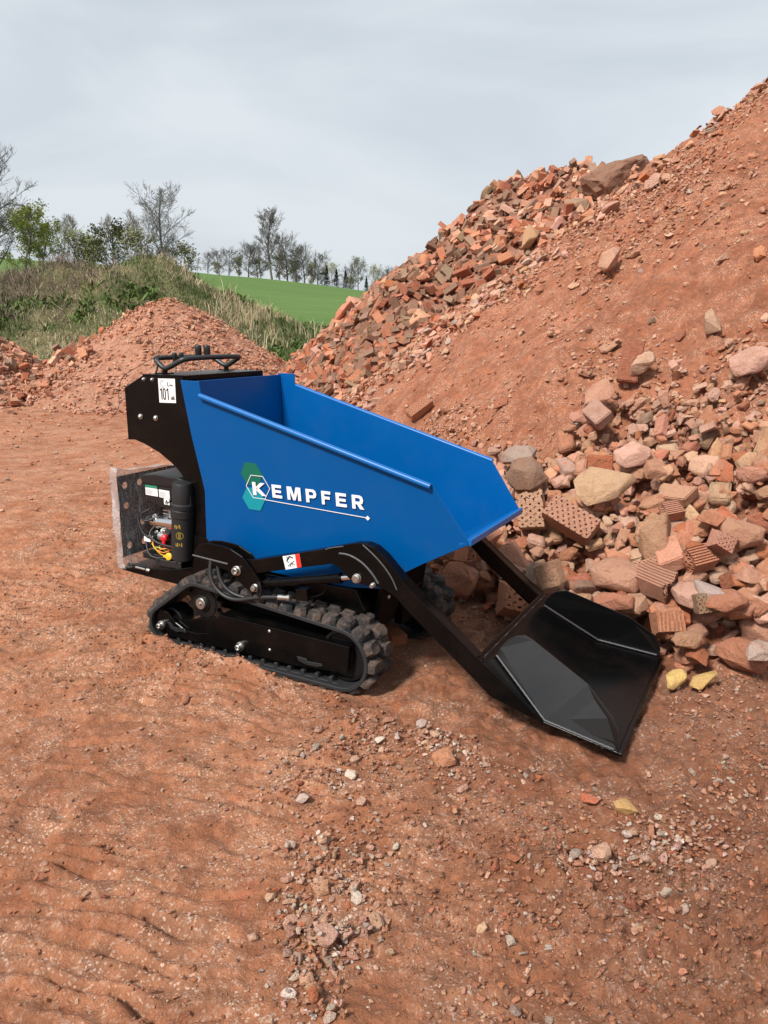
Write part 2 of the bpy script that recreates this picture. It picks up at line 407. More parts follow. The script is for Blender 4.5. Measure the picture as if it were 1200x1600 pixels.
def grass_mat(name, cols, sc=2.0, bump=.6):
    t = NT(name); n = t.noise(sc, 6, .7, .5); m = t.noise(sc*9, 5, .7)
    c = t.ramp(n, [(.25+.5*i/(len(cols)-1), q) for i, q in enumerate(cols)])
    c = t.mix(t.rng(m, .3, .7, .0, .5), c, cols[0]); t.set(Base_Color=c, Roughness=.9, Specular_IOR_Level=.15)
    t.bump(m, bump, .15); return t.m
M['bank'] = grass_mat('bank_grass', [(.07, .08, .035), (.11, .12, .05), (.22, .18, .10), (.14, .12, .07)], .8)
def field_mat():
    t = NT('field_grass'); m = t.n.new('ShaderNodeMapping'); m.inputs['Scale'].default_value = (.05, .18, .05); t.l.new(t.tc.outputs['Object'], m.inputs['Vector'])
    a = t.noise(1.0, 5, .6, .3, m.outputs['Vector']); b = t.noise(1.4, 5, .7)
    c = t.mix(t.rng(a, .3, .7, 0, 1), (.085, .150, .042), (.120, .190, .055)); c = t.mix(t.rng(b, .35, .7, 0, .45), c, (.07, .12, .035))
    t.set(Base_Color=c, Roughness=.95, Specular_IOR_Level=.1); t.bump(b, .5, .1); return t.m
M['field'] = field_mat()
def blade_mat():
    t = NT('grass_blades'); a = t.attr('tint'); t.set(Base_Color=a, Roughness=.8, Specular_IOR_Level=.2)
    return t.m
M['blade'] = blade_mat()
def bark(name, c):
    t = NT(name); n = t.noise(4, 5, .7); t.set(Base_Color=t.mix(n, tuple(q*.7 for q in c), tuple(q*1.3 for q in c)), Roughness=.9); return t.m
M['bark'] = bark('dark_bark', (.115, .105, .095)); M['bark_pale'] = bark('pale_bark', (.21, .19, .165))  # dark bark lightened in colour, standing in for haze over the distant trees
def wrap_mat():
    t = NT('bubble_wrap'); v = t.voro(115, 'F1'); n = t.noise(4, 4, .55, 1.0); mp_ = t.n.new('ShaderNodeMapping'); mp_.inputs['Rotation'].default_value = (.6, 0, 0); mp_.inputs['Scale'].default_value = (1, 9, 1.2)
    t.l.new(t.tc.outputs['Object'], mp_.inputs['Vector']); f = t.noise(6, 6, .7, 1.2, mp_.outputs['Vector'])
    tr = t.n.new('ShaderNodeBsdfTransparent'); tr.inputs['Color'].default_value = (.93, .94, .95, 1)
    ms = t.n.new('ShaderNodeMixShader'); out = t.n['Material Output']
    t.set(Base_Color=(.88, .90, .93), Roughness=.22, Specular_IOR_Level=.8)
    t.bump(t.math('ADD', t.math('MULTIPLY', v, -1.0), t.math('MULTIPLY', f, 1.0)), .6, .004)
    fac = t.math('ADD', t.rng(n, .40, .65, .26, .50), t.rng(f, .52, .62, .0, .42))
    fac = t.math('MULTIPLY', fac, t.rng(v, .0, .45, 1.25, .55)); t.l.new(fac, ms.inputs['Fac'])
    t.l.new(tr.outputs[0], ms.inputs[1]); t.l.new(t.p.outputs[0], ms.inputs[2]); t.l.new(ms.outputs[0], out.inputs['Surface']); return t.m
M['wrap'] = wrap_mat()
# ------------------------------------------------------------------ ground, heaps, bank, field
def lines(a, b, step, lo, hi, g):
    c = list(np.arange(a, b+step/2, step)); s = step; x = c[-1]
    while x < hi: s *= g; x += s; c.append(x)
    s = step; x = c[0]; f = []
    while x > lo: s *= g; x -= s; f.append(x)
    return np.array(f[::-1]+c)
def sheet(name, fn, xs, ys, mat, keep=None, kind='structure'):
    X, Y = np.meshgrid(xs, ys); Z = fn(X, Y); nx = len(xs); ny = len(ys)
    i = (np.arange(ny-1)[:, None]*nx+np.arange(nx-1)[None, :]).ravel()
    F = np.stack([i, i+1, i+nx+1, i+nx], 1); V = np.stack([X.ravel(), Y.ravel(), Z.ravel()], 1)
    if keep is not None:
        k = keep(X, Y, Z).ravel(); F = F[k[F].any(1)]
        u = np.unique(F); mp_ = -np.ones(len(V), int); mp_[u] = np.arange(len(u)); V = V[u]; F = mp_[F]
    return tag(link(name, np_mesh(name, V, F, smooth=True), mat), kind=kind)
sheet('ground', ground_z, lines(-2.3, 2.0, .0088, -700, 700, 1.045), lines(1.10, 5.4, .0088, -40, 900, 1.035), M['ground'])
sheet('soil_heap', soil_z, lines(-.6, 5.2, .022, -1.2, 15, 1.05), lines(2.0, 9.4, .022, 1.5, 17, 1.06), M['soil'], lambda X, Y, Z: Z > ground_z(X, Y)-.10)
sheet('brick_heap', brickheap_z, np.arange(-4.5, 14, .06), np.arange(7, 21, .06), M['soil_brown'], lambda X, Y, Z: (Z > base(X, Y)-.15))
sheet('small_heap', small_z, np.arange(-7.6, -.4, .035), np.arange(10.6, 18, .035), M['soil_pale'], lambda X, Y, Z: Z > base(X, Y)-.12)
sheet('left_heap', left_z, np.arange(-12, -4.6, .05), np.arange(10.2, 17.2, .05), M['soil_pale'], lambda X, Y, Z: Z > base(X, Y)-.12)
sheet('grass_bank', bank_z, np.arange(-44, 4, .14), np.arange(17.5, 42, .14), M['bank'], lambda X, Y, Z: Z > base(X, Y)-.16)
sheet('field_hill', field_z, np.arange(-170, 120, 2.0), np.arange(30, 260, 2.0), M['field'])
# ------------------------------------------------------------------ the tracked mini dumper (local: x forward, y away from the camera, z up)
D = empty('tracked_dumper', (MO[0], MO[1], 0), -YAW)
tag(D, 'blue and black tracked mini dumper with a blue hopper and black loading shovel', 'mini dumper')
def hw(z): return .340-.1008*(1.17-z)      # half width of the hopper: the sides lean outwards
hop = [(-.374, 1.201), (-.353, .967), (-.322, .755), (-.318, .718), (-.346, .484), (-.30, .43), (-.20, .395), (.10, .385), (.40, .385), (.548, .405), (.637, .478), (.742, .542), (.862, .609),
       (.930, .645), (.923, .662), (.787, .855), (-.267, 1.144), (-.271, 1.199)]
hm = MB()
T = .005
for s in (-1, 1):
    hm.prism(hop, (lambda x, z, s=s: s*hw(z)), (lambda x, z, s=s: s*(hw(z)-T)))
def plate(mb, p, q, t=.005, inset=.0):
    """cross plate between the two sides from p to q (x,z), thickness t to the left of p->q"""
    d = Vector((q[0]-p[0], q[1]-p[1])); n = Vector((-d.y, d.x)).normalized()*t
    c = [p, q, (q[0]+n.x, q[1]+n.y), (p[0]+n.x, p[1]+n.y)]
    vs = [(x, -(hw(z)-T-inset), z) for x, z in c]+[(x, hw(z)-T-inset, z) for x, z in c]
    mb.add(vs, [(0, 1, 2, 3), (7, 6, 5, 4), (0, 4, 5, 1), (1, 5, 6, 2), (2, 6, 7, 3), (3, 7, 4, 0)])
back = [(-.360, 1.194), (-.340, .967), (-.309, .755), (-.304, .718), (-.332, .494), (-.29, .444), (-.195, .409), (.10, .399), (.40, .399), (.540, .419), (.630, .492), (.735, .556), (.892, .642)]
for a, b in zip(back[:-1], back[1:]): plate(hm, a, b)
hopper = hm.build('hopper', M['blue'], D, .0015, 1)
lip = MB()
vs = []
for x, z in ((.888, .646), (.934, .668), (.9395, .6645), (.936, .640), (.930, .640), (.927, .655), (.892, .638)): vs.append((x, z))
lip.prism(vs, -.2875, .2875); lip.build('pouring_lip', M['blue_lit'], hopper, .001, 1)
for s in (-1, 1):
    r = MB(); y = lambda z: s*(hw(z)+.0085)
    n = 8; a = Vector((-.268, y(1.14), 1.140)); b = Vector((.784, y(.852), .852)); r.ring(a, b, .0115, n=16); r.build('edge_rail', M['blue_lit'], hopper)
    wv = MB(); wv.tube([(-.352+.004*(i % 2)+i*.0015, s*(hw(1.185-i*.0115)-T-.001), 1.185-i*.0115) for i in range(40)], .0032, 6); wv.build('weld_seam', M['blue'], hopper)
# lettering and emblem on the near panel
def on_panel(x, z, off=.0012): return (x, -(hw(z)+off), z)
def flat(name, polys, mat, parent, off=.0012, fn=on_panel):
    mb = MB()
    for p in polys:
        n = len(p); f = [fn(x, z, off) for x, z in p]; b = [fn(x, z, off-.0009) for x, z in p]
        mb.add(f+b, [tuple(range(n)), tuple(range(2*n-1, n-1, -1))]+[(i, n+i, n+(i+1) % n, (i+1) % n) for i in range(n)])
    return mb.build(name, mat, parent)
GL = {'K': [[(0, 0), (.28, 0), (.28, 1), (0, 1)], [(.28, .38), (.72, 0), (1.06, 0), (.48, .60), (.28, .66)], [(.28, .40), (.40, .46), (1.02, 1), (.66, 1), (.28, .64)]],
      'E': [[(0, 0), (.30, 0), (.30, 1), (0, 1)], [(.30, 0), (.95, 0), (.95, .22), (.30, .22)], [(.30, .40), (.88, .40), (.88, .60), (.30, .60)], [(.30, .78), (.93, .78), (.93, 1), (.30, 1)]],
      'M': [[(0, 0), (.22, 0), (.22, 1), (0, 1)], [(.78, 0), (1, 0), (1, 1), (.78, 1)], [(.22, 1), (.22, .62), (.42, 0), (.5, 0), (.5, .36), (.34, 1)], [(.78, 1), (.66, 1), (.5, .36), (.5, 0), (.58, 0), (.78, .62)]],
      'P': [[(0, 0), (.30, 0), (.30, 1), (0, 1)], [(.30, .80), (.60, .80), (.70, .74), (.92, .90), (.70, 1), (.30, 1)], [(.70, .74), (.73, .66), (.70, .58), (.92, .42), (1.0, .66), (.92, .90)], [(.30, .34), (.70, .34), (.92, .42), (.70, .58), (.60, .54), (.30, .54)]],
      'F': [[(0, 0), (.30, 0), (.30, 1), (0, 1)], [(.30, .40), (.84, .40), (.84, .61), (.30, .61)], [(.30, .78), (.93, .78), (.93, 1), (.30, 1)]]}
GL['R'] = GL['P']+[[(.42, .36), (.70, 0), (1.06, 0), (.74, .38)]]
word = [('K', -.043, .022), ('E', .058, .110), ('M', .134, .202), ('P', .227, .278), ('F', .302, .348), ('E', .369, .421), ('R', .443, .494)]
for ch, a, b in word: flat('letter', [[(a+u*(b-a), .7335-(a+.04)*.008+v*.056) for u, v in p] for p in GL[ch]], M['letter'], hopper, .0052)
def hexa(cx, cz, r, sq=1.0, rot=0): return [(cx+r*math.cos(rot+math.pi/3*i), cz+r*sq*math.sin(rot+math.pi/3*i)) for i in range(6)]
flat('emblem', [hexa(-.043, .822, .058, .97)], M['green'], hopper, .0014)
flat('emblem', [hexa(-.046, .714, .060, .93)], M['teal'], hopper, .0026)
o_, i_ = hexa(-.015, .769, .0630, .92), hexa(-.015, .769, .0600, .92)
flat('emblem_outline', [[o_[k], o_[(k+1) % 6], i_[(k+1) % 6], i_[k]] for k in range(6)]+[[(.014, .7195), (.014, .7165), (.500, .6965), (.500, .6995)], [(.499, .697), (.509, .707), (.519, .697), (.509, .687)]], M['letter'], hopper, .0040)

# console behind the hopper
W = .268
cp = [(-.668, 1.211), (-.791, 1.151), (-.794, .912), (-.752, .915), (-.696, .901), (-.603, .866), (-.533, .825), (-.496, .798), (-.468, .769), (-.452, .70), (-.448, .40), (-.345, .40),
      (-.305, .73), (-.372, .96), (-.430, 1.211)]
c = MB()
for s in (-1, 1): c.prism(cp, s*W, s*(W-.005))
console = c.build('console', M['black'], D, .0012, 1)
c = MB(); c.add([(-.672, -W-.002, 1.216), (-.412, -W-.002, 1.216), (-.412, W+.002, 1.216), (-.672, W+.002, 1.216), (-.672, -W-.002, 1.211), (-.412, -W-.002, 1.211), (-.412, W+.002, 1.211), (-.672, W+.002, 1.211)],
                [(0, 1, 2, 3), (7, 6, 5, 4), (0, 4, 5, 1), (1, 5, 6, 2), (2, 6, 7, 3), (3, 7, 4, 0)])
c.build('top_plate', M['black'], console, .001, 1)
c = MB(); c.prism([(-.412, 1.2108), (-.417, 1.2108), (-.417, 1.166), (-.412, 1.166)], -W, W)
c.prism([(-.672, 1.2105), (-.795, 1.150), (-.7905, 1.147), (-.670, 1.2055)], -W+.005, W-.005); c.prism([(-.7945, 1.146), (-.7945, .914), (-.7895, .914), (-.7895, 1.146)], -W+.005, W-.005)
c.prism([(-.435, 1.165), (-.375, .96), (-.31, .73), (-.35, .41), (-.358, .41), (-.32, .73), (-.385, .96), (-.445, 1.165)], -W+.006, W-.006)
c.build('body_plates', M['black'], console)
for x, z, r in ((-.662, 1.193, .0085), (-.610, 1.193, .0085), (-.701, 1.024, .013), (-.606, 1.022, .013)):
    b = MB(); b.lathe((x, -W, z), (0, -1, 0), [(r, 0), (r, .003), (r*.78, .0035), (r*.72, .009), (r*.3, .0125)], 14); b.build('bolt', M['zinc'], console)
def on_console(x, z, off=.001): return (x, -W-off, z)
st = flat('noise_sticker', [[(-.577, 1.093), (-.478, 1.095), (-.476, 1.200), (-.576, 1.199)]], M['white'], console, .0010, on_console)
def digit_poly(mb_polys, segs, x0, z0, w, h, t):
    for a, b, c_, d in segs: mb_polys.append([(x0+a*w, z0+b*h), (x0+c_*w, z0+b*h), (x0+c_*w, z0+d*h), (x0+a*w, z0+d*h)])
tp = []; z0 = 1.107; hh = .050
for x0 in (-.5680, -.5300):
    tp.append([(x0+.006, z0), (x0+.0115, z0), (x0+.0115, z0+hh), (x0+.006, z0+hh)]); tp.append([(x0+.0065, z0+hh), (x0-.001, z0+hh*.86), (x0-.001, z0+hh*.76), (x0+.006, z0+hh*.86)])
x0 = -.5530; w_ = .019
ov = [(x0+w_/2+w_/2*math.cos(a)*(1 if 1 else 0), z0+hh/2+hh/2*max(-1, min(1, 1.25*math.sin(a)))) for a in np.linspace(0, 2*math.pi, 20, endpoint=False)]
iv = [(x0+w_/2+(w_/2-.0055)*math.cos(a), z0+hh/2+(hh/2-.0055)*max(-1, min(1, 1.25*math.sin(a)))) for a in np.linspace(0, 2*math.pi, 20, endpoint=False)]
for k in range(20): tp.append([ov[k], ov[(k+1) % 20], iv[(k+1) % 20], iv[k]])
flat('noise_level_digits', tp, M['ink'], st, .0020, on_console)
def text(name, s_, size, mat, parent, fn, x, z, bold=.0, shear=0):
    cu = bpy.data.curves.new(name, 'FONT'); cu.body = s_; cu.size = size; cu.offset = bold; cu.extrude = .0002
    t_ = bpy.data.objects.new(name, cu); COL.objects.link(t_); bpy.context.view_layer.update()
    me = bpy.data.meshes.new_from_object(t_.evaluated_get(bpy.context.evaluated_depsgraph_get())); bpy.data.objects.remove(t_)
    for v in me.vertices:
        p = fn(x+v.co.x, z+v.co.y, .0); v.co = (p[0], p[1]-.0022-v.co.z, p[2])
    me.materials.clear(); o = link(name, me, mat, parent); return o
text('letters', 'dB', .022, M['ink'], st, on_console, -.507, 1.108, .0003)
text('letters', 'L', .026, M['ink'], st, on_console, -.523, 1.167, .0002); text('letters', 'WA', .012, M['ink'], st, on_console, -.509, 1.167, .0001)
rp = []
for k in range(9):
    a0 = math.radians(45+k*30); a1 = math.radians(45+k*30+20)
    for r0, r1 in ((.017, .0145), (.0115, .0095)):
        rp.append([(-.550+r0*math.cos(a0), 1.176+r0*math.sin(a0)), (-.550+r0*math.cos(a1), 1.176+r0*math.sin(a1)), (-.550+r1*math.cos(a1), 1.176+r1*math.sin(a1)), (-.550+r1*math.cos(a0), 1.176+r1*math.sin(a0))])
flat('ring_mark', rp, M['ink_grey'], st, .0020, on_console)
# handlebar loop and levers
hb = MB()
path = [(-.668, -.195, 1.284), (-.600, -.20, 1.233), (-.487, -.195, 1.283), (-.487, 0, 1.287), (-.487, .195, 1.285), (-.585, .20, 1.233), (-.668, .195, 1.280), (-.668, 0, 1.284)]
P = []
for i, p in enumerate(path):
    a, b, c_ = Vector(path[i-1]), Vector(p), Vector(path[(i+1) % len(path)])
    if i in (3, 7): P.append(b); continue
    P += [b+(a-b).normalized()*.022, b+(a-b).normalized()*.006+(c_-b).normalized()*.006, b+(c_-b).normalized()*.022]
hb.tube(P, .0115, 14, closed=True, sub=1); bar = hb.build('handlebar', M['grip'], D)
for s, x in ((-1, -.600), (1, -.585)):
    f = MB(); f.box((x, s*.20, 1.2185), (.075, .035, .004)); f.ring((x, s*.20, 1.2205), (x, s*.20, 1.230), .012, n=14); f.build('mounting_foot', M['black'], bar)
for x, y, top, r, hk in ((-.618, -.115, 1.308, .0105, .045), (-.578, -.115, 1.309, .0105, .045), (-.560, -.020, 1.341, .0150, .066), (-.524, .000, 1.341, .0150, .066)):
    l = MB(); l.ring((x, y, 1.214), (x, y, top-hk+.008), .0052, n=12); lev = l.build('control_lever', M['chrome'], D)
    k = MB(); k.lathe((x, y, top-hk), (0, 0, 1), [(r*.62, 0), (r*.85, .003), (r*.92, hk*.25), (r*1.08, hk*.65), (r*1.05, hk*.88), (r*.85, hk*.97), (r*.4, hk)], 20); k.build('knob', M['plastic'], lev)
cb = MB(); cb.tube([(-.625, -.195, 1.30), (-.668, -.20, 1.284), (-.73, -.24, 1.245), (-.80, -.275, 1.20), (-.815, -.285, 1.13), (-.812, -.285, 1.06), (-.86, -.30, 1.01)], .0014, 6, sub=2)
cb.build('cord', M['rubber_hose'], bar)
cb = MB(); cb.tube([(-.642, -.205, 1.268), (-.618, -.225, 1.24), (-.612, -.255, 1.208)], .0045, 8, sub=1); cb.build('bracket_arm', M['plastic'], bar)

# engine
E_ = empty('engine'); E_.parent = D
a = MB()
ap = [(-.728, .710), (-.735, .740), (-.720, .754), (-.640, .762), (-.50, .757), (-.455, .745), (-.452, .712)]
a.prism(ap, -.268, -.02); cover = a.build('air_filter_lid', M['plastic'], E_, .006, 3)
a = MB(); a.prism([(-.722, .706), (-.455, .706), (-.455, .588), (-.55, .592), (-.62, .602), (-.705, .618), (-.722, .640)], -.256, -.03); a.build('air_filter_box', M['plastic'], E_, .008, 3)
a = MB(); a.prism([(-.730, .7125), (-.452, .7125), (-.452, .7055), (-.730, .7055)], -.2615, -.025); a.build('trim_strip', M['grey_plastic'], cover, .001, 1)
def on_eng(x, z, off=.001): return (x, -.257-off, z)
for q, g in (([(-.718, .656), (-.640, .654), (-.640, .690), (-.718, .694)], 1), ([(-.632, .653), (-.566, .651), (-.566, .688), (-.632, .690)], 0), ([(-.604, .622), (-.570, .621), (-.570, .6500), (-.604, .6505)], 2)):
    lb = flat('warning_label', [q], M['white'], E_, .0012, on_eng)
    x0, x1 = q[0][0], q[1][0]; zt = q[3][1]; zb = q[0][1]
    if g == 2:
        cx_, cz_ = (x0+x1)/2, (zt+zb)/2; tri = []
        for (ux, uz), (vx, vz) in (((-1, -.8), (1, -.8)), ((1, -.8), (0, .9)), ((0, .9), (-1, -.8))):
            tri.append([(cx_+ux*.011, cz_+uz*.011), (cx_+vx*.011, cz_+vz*.011), (cx_+vx*.006, cz_+vz*.006-.001), (cx_+ux*.006, cz_+uz*.006-.001)])
        tri.append([(cx_-.0015, cz_-.004), (cx_+.0015, cz_-.004), (cx_+.0015, cz_+.003), (cx_-.0015, cz_+.003)])
        flat('print', tri, M['ink'], lb, .0021, on_eng)
    else:
        random.seed(3+g); rows = [[(x0+.003, zt-.006-i*.0042), (x0+.003+(x1-x0-.006)*random.uniform(.55, 1), zt-.006-i*.0042), (x0+.003+(x1-x0-.006)*.5, zt-.0072-i*.0042), (x0+.003, zt-.0072-i*.0042)] for i in range(1, 7)]
        flat('print', rows, M['ink_grey'], lb, .0021, on_eng)
        if g: flat('print', [[(x0, zt-.002), (x1, zt-.002), (x1, zt+.010), (x0, zt+.012)]], M['greenlabel'], lb, .0022, on_eng)
# block, shroud, starter, muffler
a = MB(); a.lathe((-.60, -.05, .30), (0, 0, 1), [(.11, 0), (.12, .02), (.125, .18), (.13, .20), (.13, .27), (.10, .30)], 28); a.build('crankcase', M['plastic'], E_)
a = MB()
for i in range(7): a.box((-.60, -.16, .575-.016*i), (.14, .09, .005))
a.box((-.60, -.15, .53), (.10, .08, .10)); a.build('cylinder_fins', M['alu'], E_)
a = MB(); a.lathe((-.775, -.195, .503), (1, .12, .05), [(.030, 0), (.044, .008), (.046, .05), (.040, .062), (.028, .066)], 24); a.build('starter_gear_housing', M['plastic'], E_)
a = MB(); a.lathe((-.722, -.205, .516), (1, -.10, .05), [(.020, -.012), (.033, -.006), (.034, .028), (.036, .029), (.036, .036), (.034, .037), (.034, .185), (.028, .19)], 28); a.build('starter_motor', M['chrome'], E_)
a = MB(); a.lathe((-.680, -.225, .452), (1, 0, 0), [(.014, 0), (.022, .004), (.022, .055), (.016, .060)], 18); sol = a.build('starter_solenoid', M['alu'], E_)
a = MB(); a.lathe((-.628, -.245, .452), (.25, -.8, .1), [(.017, -.006), (.019, .004), (.015, .014), (.008, .018)], 16); a.tube([(-.628, -.25, .448), (-.626, -.256, .432), (-.625, -.252, .412)], .0095, 10); a.build('red_terminal_boot', M['red'], sol)
for (x, y, z, r) in ((-.700, -.225, .545, .013), (-.585, -.235, .560, .011), (-.690, -.23, .470, .010), (-.565, -.225, .575, .009), (-.640, -.235, .480, .009)):
    b = MB(); b.lathe((x, y, z), (0, -1, .2), [(r, 0), (r, .006), (r*.7, .007), (r*.6, .014)], 8); b.build('engine_bolt', M['zinc'], E_)
for q_ in (((-.655, -.215, .475), (.03, .03, .022)), ((-.735, -.245, .435), (.042, .022, .026))):
    a = MB(); a.box(*q_); a.build('wire_connector', M['white'], E_, .002, 1)
a = MB(); a.box((-.70, -.19, .425), (.075, .06, .045)); a.box((-.62, -.15, .40), (.16, .10, .07)); a.box((-.66, -.10, .345), (.26, .28, .03)); a.build('engine_mount', M['plastic'], E_, .003, 1)
a = MB(); a.box((-.598, -.245, .335), (.165, .045, .034)); a.box((-.662, -.268, .346), (.02, .006, .02)); a.box((-.545, -.268, .350), (.018, .006, .018)); a.build('oil_sump_bracket', M['grey_plastic'], E_, .003, 1)
a = MB(); a.lathe((-.590, -.262, .372), (.1, -1, .25), [(.012, -.012), (.013, .0), (.018, .001), (.018, .008), (.008, .011)], 14); a.box((-.605, -.268, .371), (.035, .007, .012)); a.build('oil_cap', M['yellow'], E_, .001, 1)
wires = [('orange', [(-.705, -.25, .425), (-.68, -.268, .400), (-.665, -.262, .392), (-.63, -.262, .382), (-.60, -.25, .395)]), ('yellow', [(-.71, -.25, .415), (-.675, -.27, .405), (-.645, -.262, .372), (-.62, -.25, .366)]),
         ('greenwire', [(-.70, -.25, .385), (-.68, -.27, .408), (-.64, -.26, .405), (-.61, -.25, .388)]), ('rubber_hose', [(-.76, -.24, .43), (-.72, -.27, .365), (-.67, -.268, .352), (-.62, -.255, .36)]),
         ('rubber_hose', [(-.70, -.23, .50), (-.715, -.262, .47), (-.68, -.27, .44), (-.63, -.268, .425), (-.55, -.262, .420)]), ('rubber_hose', [(-.79, -.25, .55), (-.775, -.26, .50), (-.74, -.265, .455), (-.70, -.25, .44)]),
         ('orange', [(-.66, -.25, .412), (-.64, -.272, .398), (-.615, -.262, .41), (-.59, -.24, .395)]), ('rubber_hose', [(-.72, -.24, .58), (-.76, -.26, .56), (-.745, -.26, .52), (-.70, -.24, .535)])]
for mt, p in wires:
    b = MB(); b.tube(p, .0055 if mt == 'rubber_hose' else .0028, 8, sub=2); b.build('wire', M[mt], E_)
mu = MB(); MX, MY = -.468, -.288
mu.lathe((-.480, MY, .385), (.085, 0, 1), [(.046, 0), (.050, .004), (.050, .200), (.0535, .204), (.0535, .236), (.050, .240), (.0545, .243), (.0545, .262), (.046, .268), (.046, .350), (.041, .362), (.020, .367)], 36)
muf = mu.build('muffler', M['grey_plastic'], E_)
mu = MB()
for k in range(8): mu.ring((-.480+.0, MY, .640), (-.4795, MY, .646), .0548, n=36, cap=False) if k == 0 else None
mu.box((-.415, MY+.01, .655), (.02, .03, .06)); mu.build('muffler_clamp', M['plastic'], muf, .002, 1)
def on_muf(x, z, off=.001):
    ax = -.480+.085*(z-.385); dx = max(-.049, min(.049, x-ax)); return (x, MY-math.sqrt(max(1e-6, .0502**2-dx*dx))-off, z)
gp = []
for r0, r1 in ((.0165, .0150),):
    for k in range(24):
        a0, a1 = 2*math.pi*k/24, 2*math.pi*(k+1)/24
        gp.append([(-.447+r0*math.cos(a0)*.9, .508+r0*math.sin(a0)), (-.447+r0*math.cos(a1)*.9, .508+r0*math.sin(a1)), (-.447+r1*math.cos(a1)*.9, .508+r1*math.sin(a1)), (-.447+r1*math.cos(a0)*.9, .508+r1*math.sin(a0))])
for dz in (-.008, .0, .008):
    for k in range(10):
        a0, a1 = 2*math.pi*k/10, 2*math.pi*(k+1)/10; cx_ = -.447+.002*math.sin(dz*400)
        gp.append([(cx_+.005*math.cos(a0), .508+dz+.005*math.sin(a0)), (cx_+.005*math.cos(a1), .508+dz+.005*math.sin(a1)), (cx_+.0035*math.cos(a1), .508+dz+.0035*math.sin(a1)), (cx_+.0035*math.cos(a0), .508+dz+.0035*math.sin(a0))])
for zc, sg in ((.548, 1), (.466, -1)):
    for k, (u, h_) in enumerate(((-.018, .012), (-.010, .018), (-.002, .010), (.006, .016))):
        gp.append([(-.449+u, zc-h_/2), (-.449+u+.0028, zc-h_/2), (-.449+u+.0028, zc+h_/2), (-.449+u, zc+h_/2)])
    gp.append([(-.467, zc+sg*.004), (-.441, zc+sg*.007), (-.441, zc+sg*.010), (-.467, zc+sg*.007)])
flat('gold_emblem', gp, M['gold'], muf, .0012, on_muf)

# rear guard: dark plate with round holes, wrapped in bubble film
def holed_plate(mb, M4, w, h, nu, nv, r, t, n=12, holes=None, jit=None):
    """rectangular plate centred on the origin of M4 (x right, y up, z out); one round hole per cell"""
    cw, ch = w/nu, h/nv
    for i in range(nu):
        for j in range(nv):
            cx_, cy_ = -w/2+cw*(i+.5), -h/2+ch*(j+.5)
            if holes is not None and not holes(i, j):
                vs = [(cx_-cw/2, cy_-ch/2), (cx_+cw/2, cy_-ch/2), (cx_+cw/2, cy_+ch/2), (cx_-cw/2, cy_+ch/2)]
                mb.add([M4 @ Vector((x, y, 0)) for x, y in vs], [(0, 1, 2, 3)]); continue
            outer = []; inner = []
            for k in range(n):
                a_ = 2*math.pi*k/n+math.pi/4; c_, s_ = math.cos(a_), math.sin(a_); q = 1/max(abs(c_), abs(s_))
                outer.append((cx_+c_*q*cw/2, cy_+s_*q*ch/2)); inner.append((cx_+c_*r, cy_+s_*r))
            vs = [M4 @ Vector((x, y, 0)) for x, y in outer]+[M4 @ Vector((x, y, 0)) for x, y in inner]+[M4 @ Vector((x, y, -t)) for x, y in inner]
            mb.add(vs, [(k, (k+1) % n, n+(k+1) % n, n+k) for k in range(n)]+[(n+k, n+(k+1) % n, 2*n+(k+1) % n, 2*n+k) for k in range(n)])
g = MB(); Mg = Matrix(((0, 0, 1, -.880), (1, 0, 0, 0), (0, 1, 0, .53), (0, 0, 0, 1)))
holed_plate(g, Mg, .56, .40, 6, 4, .017, .004, holes=lambda i, j: (i*7+j*5) % 4 != 1)
gd = g.build('rear_guard', M['black'], D)
wr = MB(); n1, n2 = 34, 28; vs = []; random.seed(9)
def film(u, v, off):
    y = -.305+.61*u; z = .278+(.492-.055*u)*v
    return (-.893-off-.008*float(fbm(np.array(u*7.), np.array(v*6.+off*50), 3, 131))-.02*math.sin(math.pi*v)*math.sin(math.pi*u), y+.008*float(vn(np.array(v*9.), np.array(1.5), 132)), z+.010*float(vn(np.array(u*8.), np.array(.5), 133))*(1 if v > .5 else .6))
for off in (0., -.045):
    vs = [film(i/n1, j/n2, off) for j in range(n2+1) for i in range(n1+1)]
    wr.add(vs, [(j*(n1+1)+i, j*(n1+1)+i+1, (j+1)*(n1+1)+i+1, (j+1)*(n1+1)+i) for j in range(n2) for i in range(n1)], True)
e0 = [film(i/n1, 1, 0.) for i in range(n1+1)]; e1 = [film(i/n1, 1, -.045) for i in range(n1+1)]
wr.add(e0+e1, [(i, i+1, n1+2+i, n1+1+i) for i in range(n1)], True)
e0 = [film(0, i/n2, 0.) for i in range(n2+1)]; e1 = [film(0, i/n2, -.045) for i in range(n2+1)]
wr.add(e0+e1, [(i, i+1, n2+2+i, n2+1+i) for i in range(n2)], True)
wr.build('bubble_wrap', M['wrap'], gd)

# chassis
c = MB()
c.prism([(-.905, .262), (-.822, .256), (-.50, .243), (-.42, .18), (.44, .18), (.48, .30), (.44, .385), (.10, .38), (-.25, .385), (-.30, .45), (-.345, .50), (-.42, .50), (-.44, .345), (-.55, .318), (-.905, .272)], -.275, .275)
ch = c.build('chassis', M['black'], D, .003, 1)
c = MB(); c.box((-.76, -.255, .2895), (.24, .012, .012)); c.build('latch_rod', M['plastic'], ch, .002, 1)
c = MB(); c.ring((-.80, -.278, .292), (-.735, -.280, .290), .006, n=10); c.lathe((-.725, -.281, .290), (1, 0, 0), [(.009, 0), (.010, .01), (.006, .02)], 10); c.build('latch_pin', M['zinc'], ch)
c = MB(); c.prism([(.44, .16), (.50, .20), (.535, .42), (.515, .42), (.475, .22), (.44, .19)], -.21, .20); c.prism([(.30, .38), (.52, .405), (.52, .415), (.30, .39)], -.20, .20)
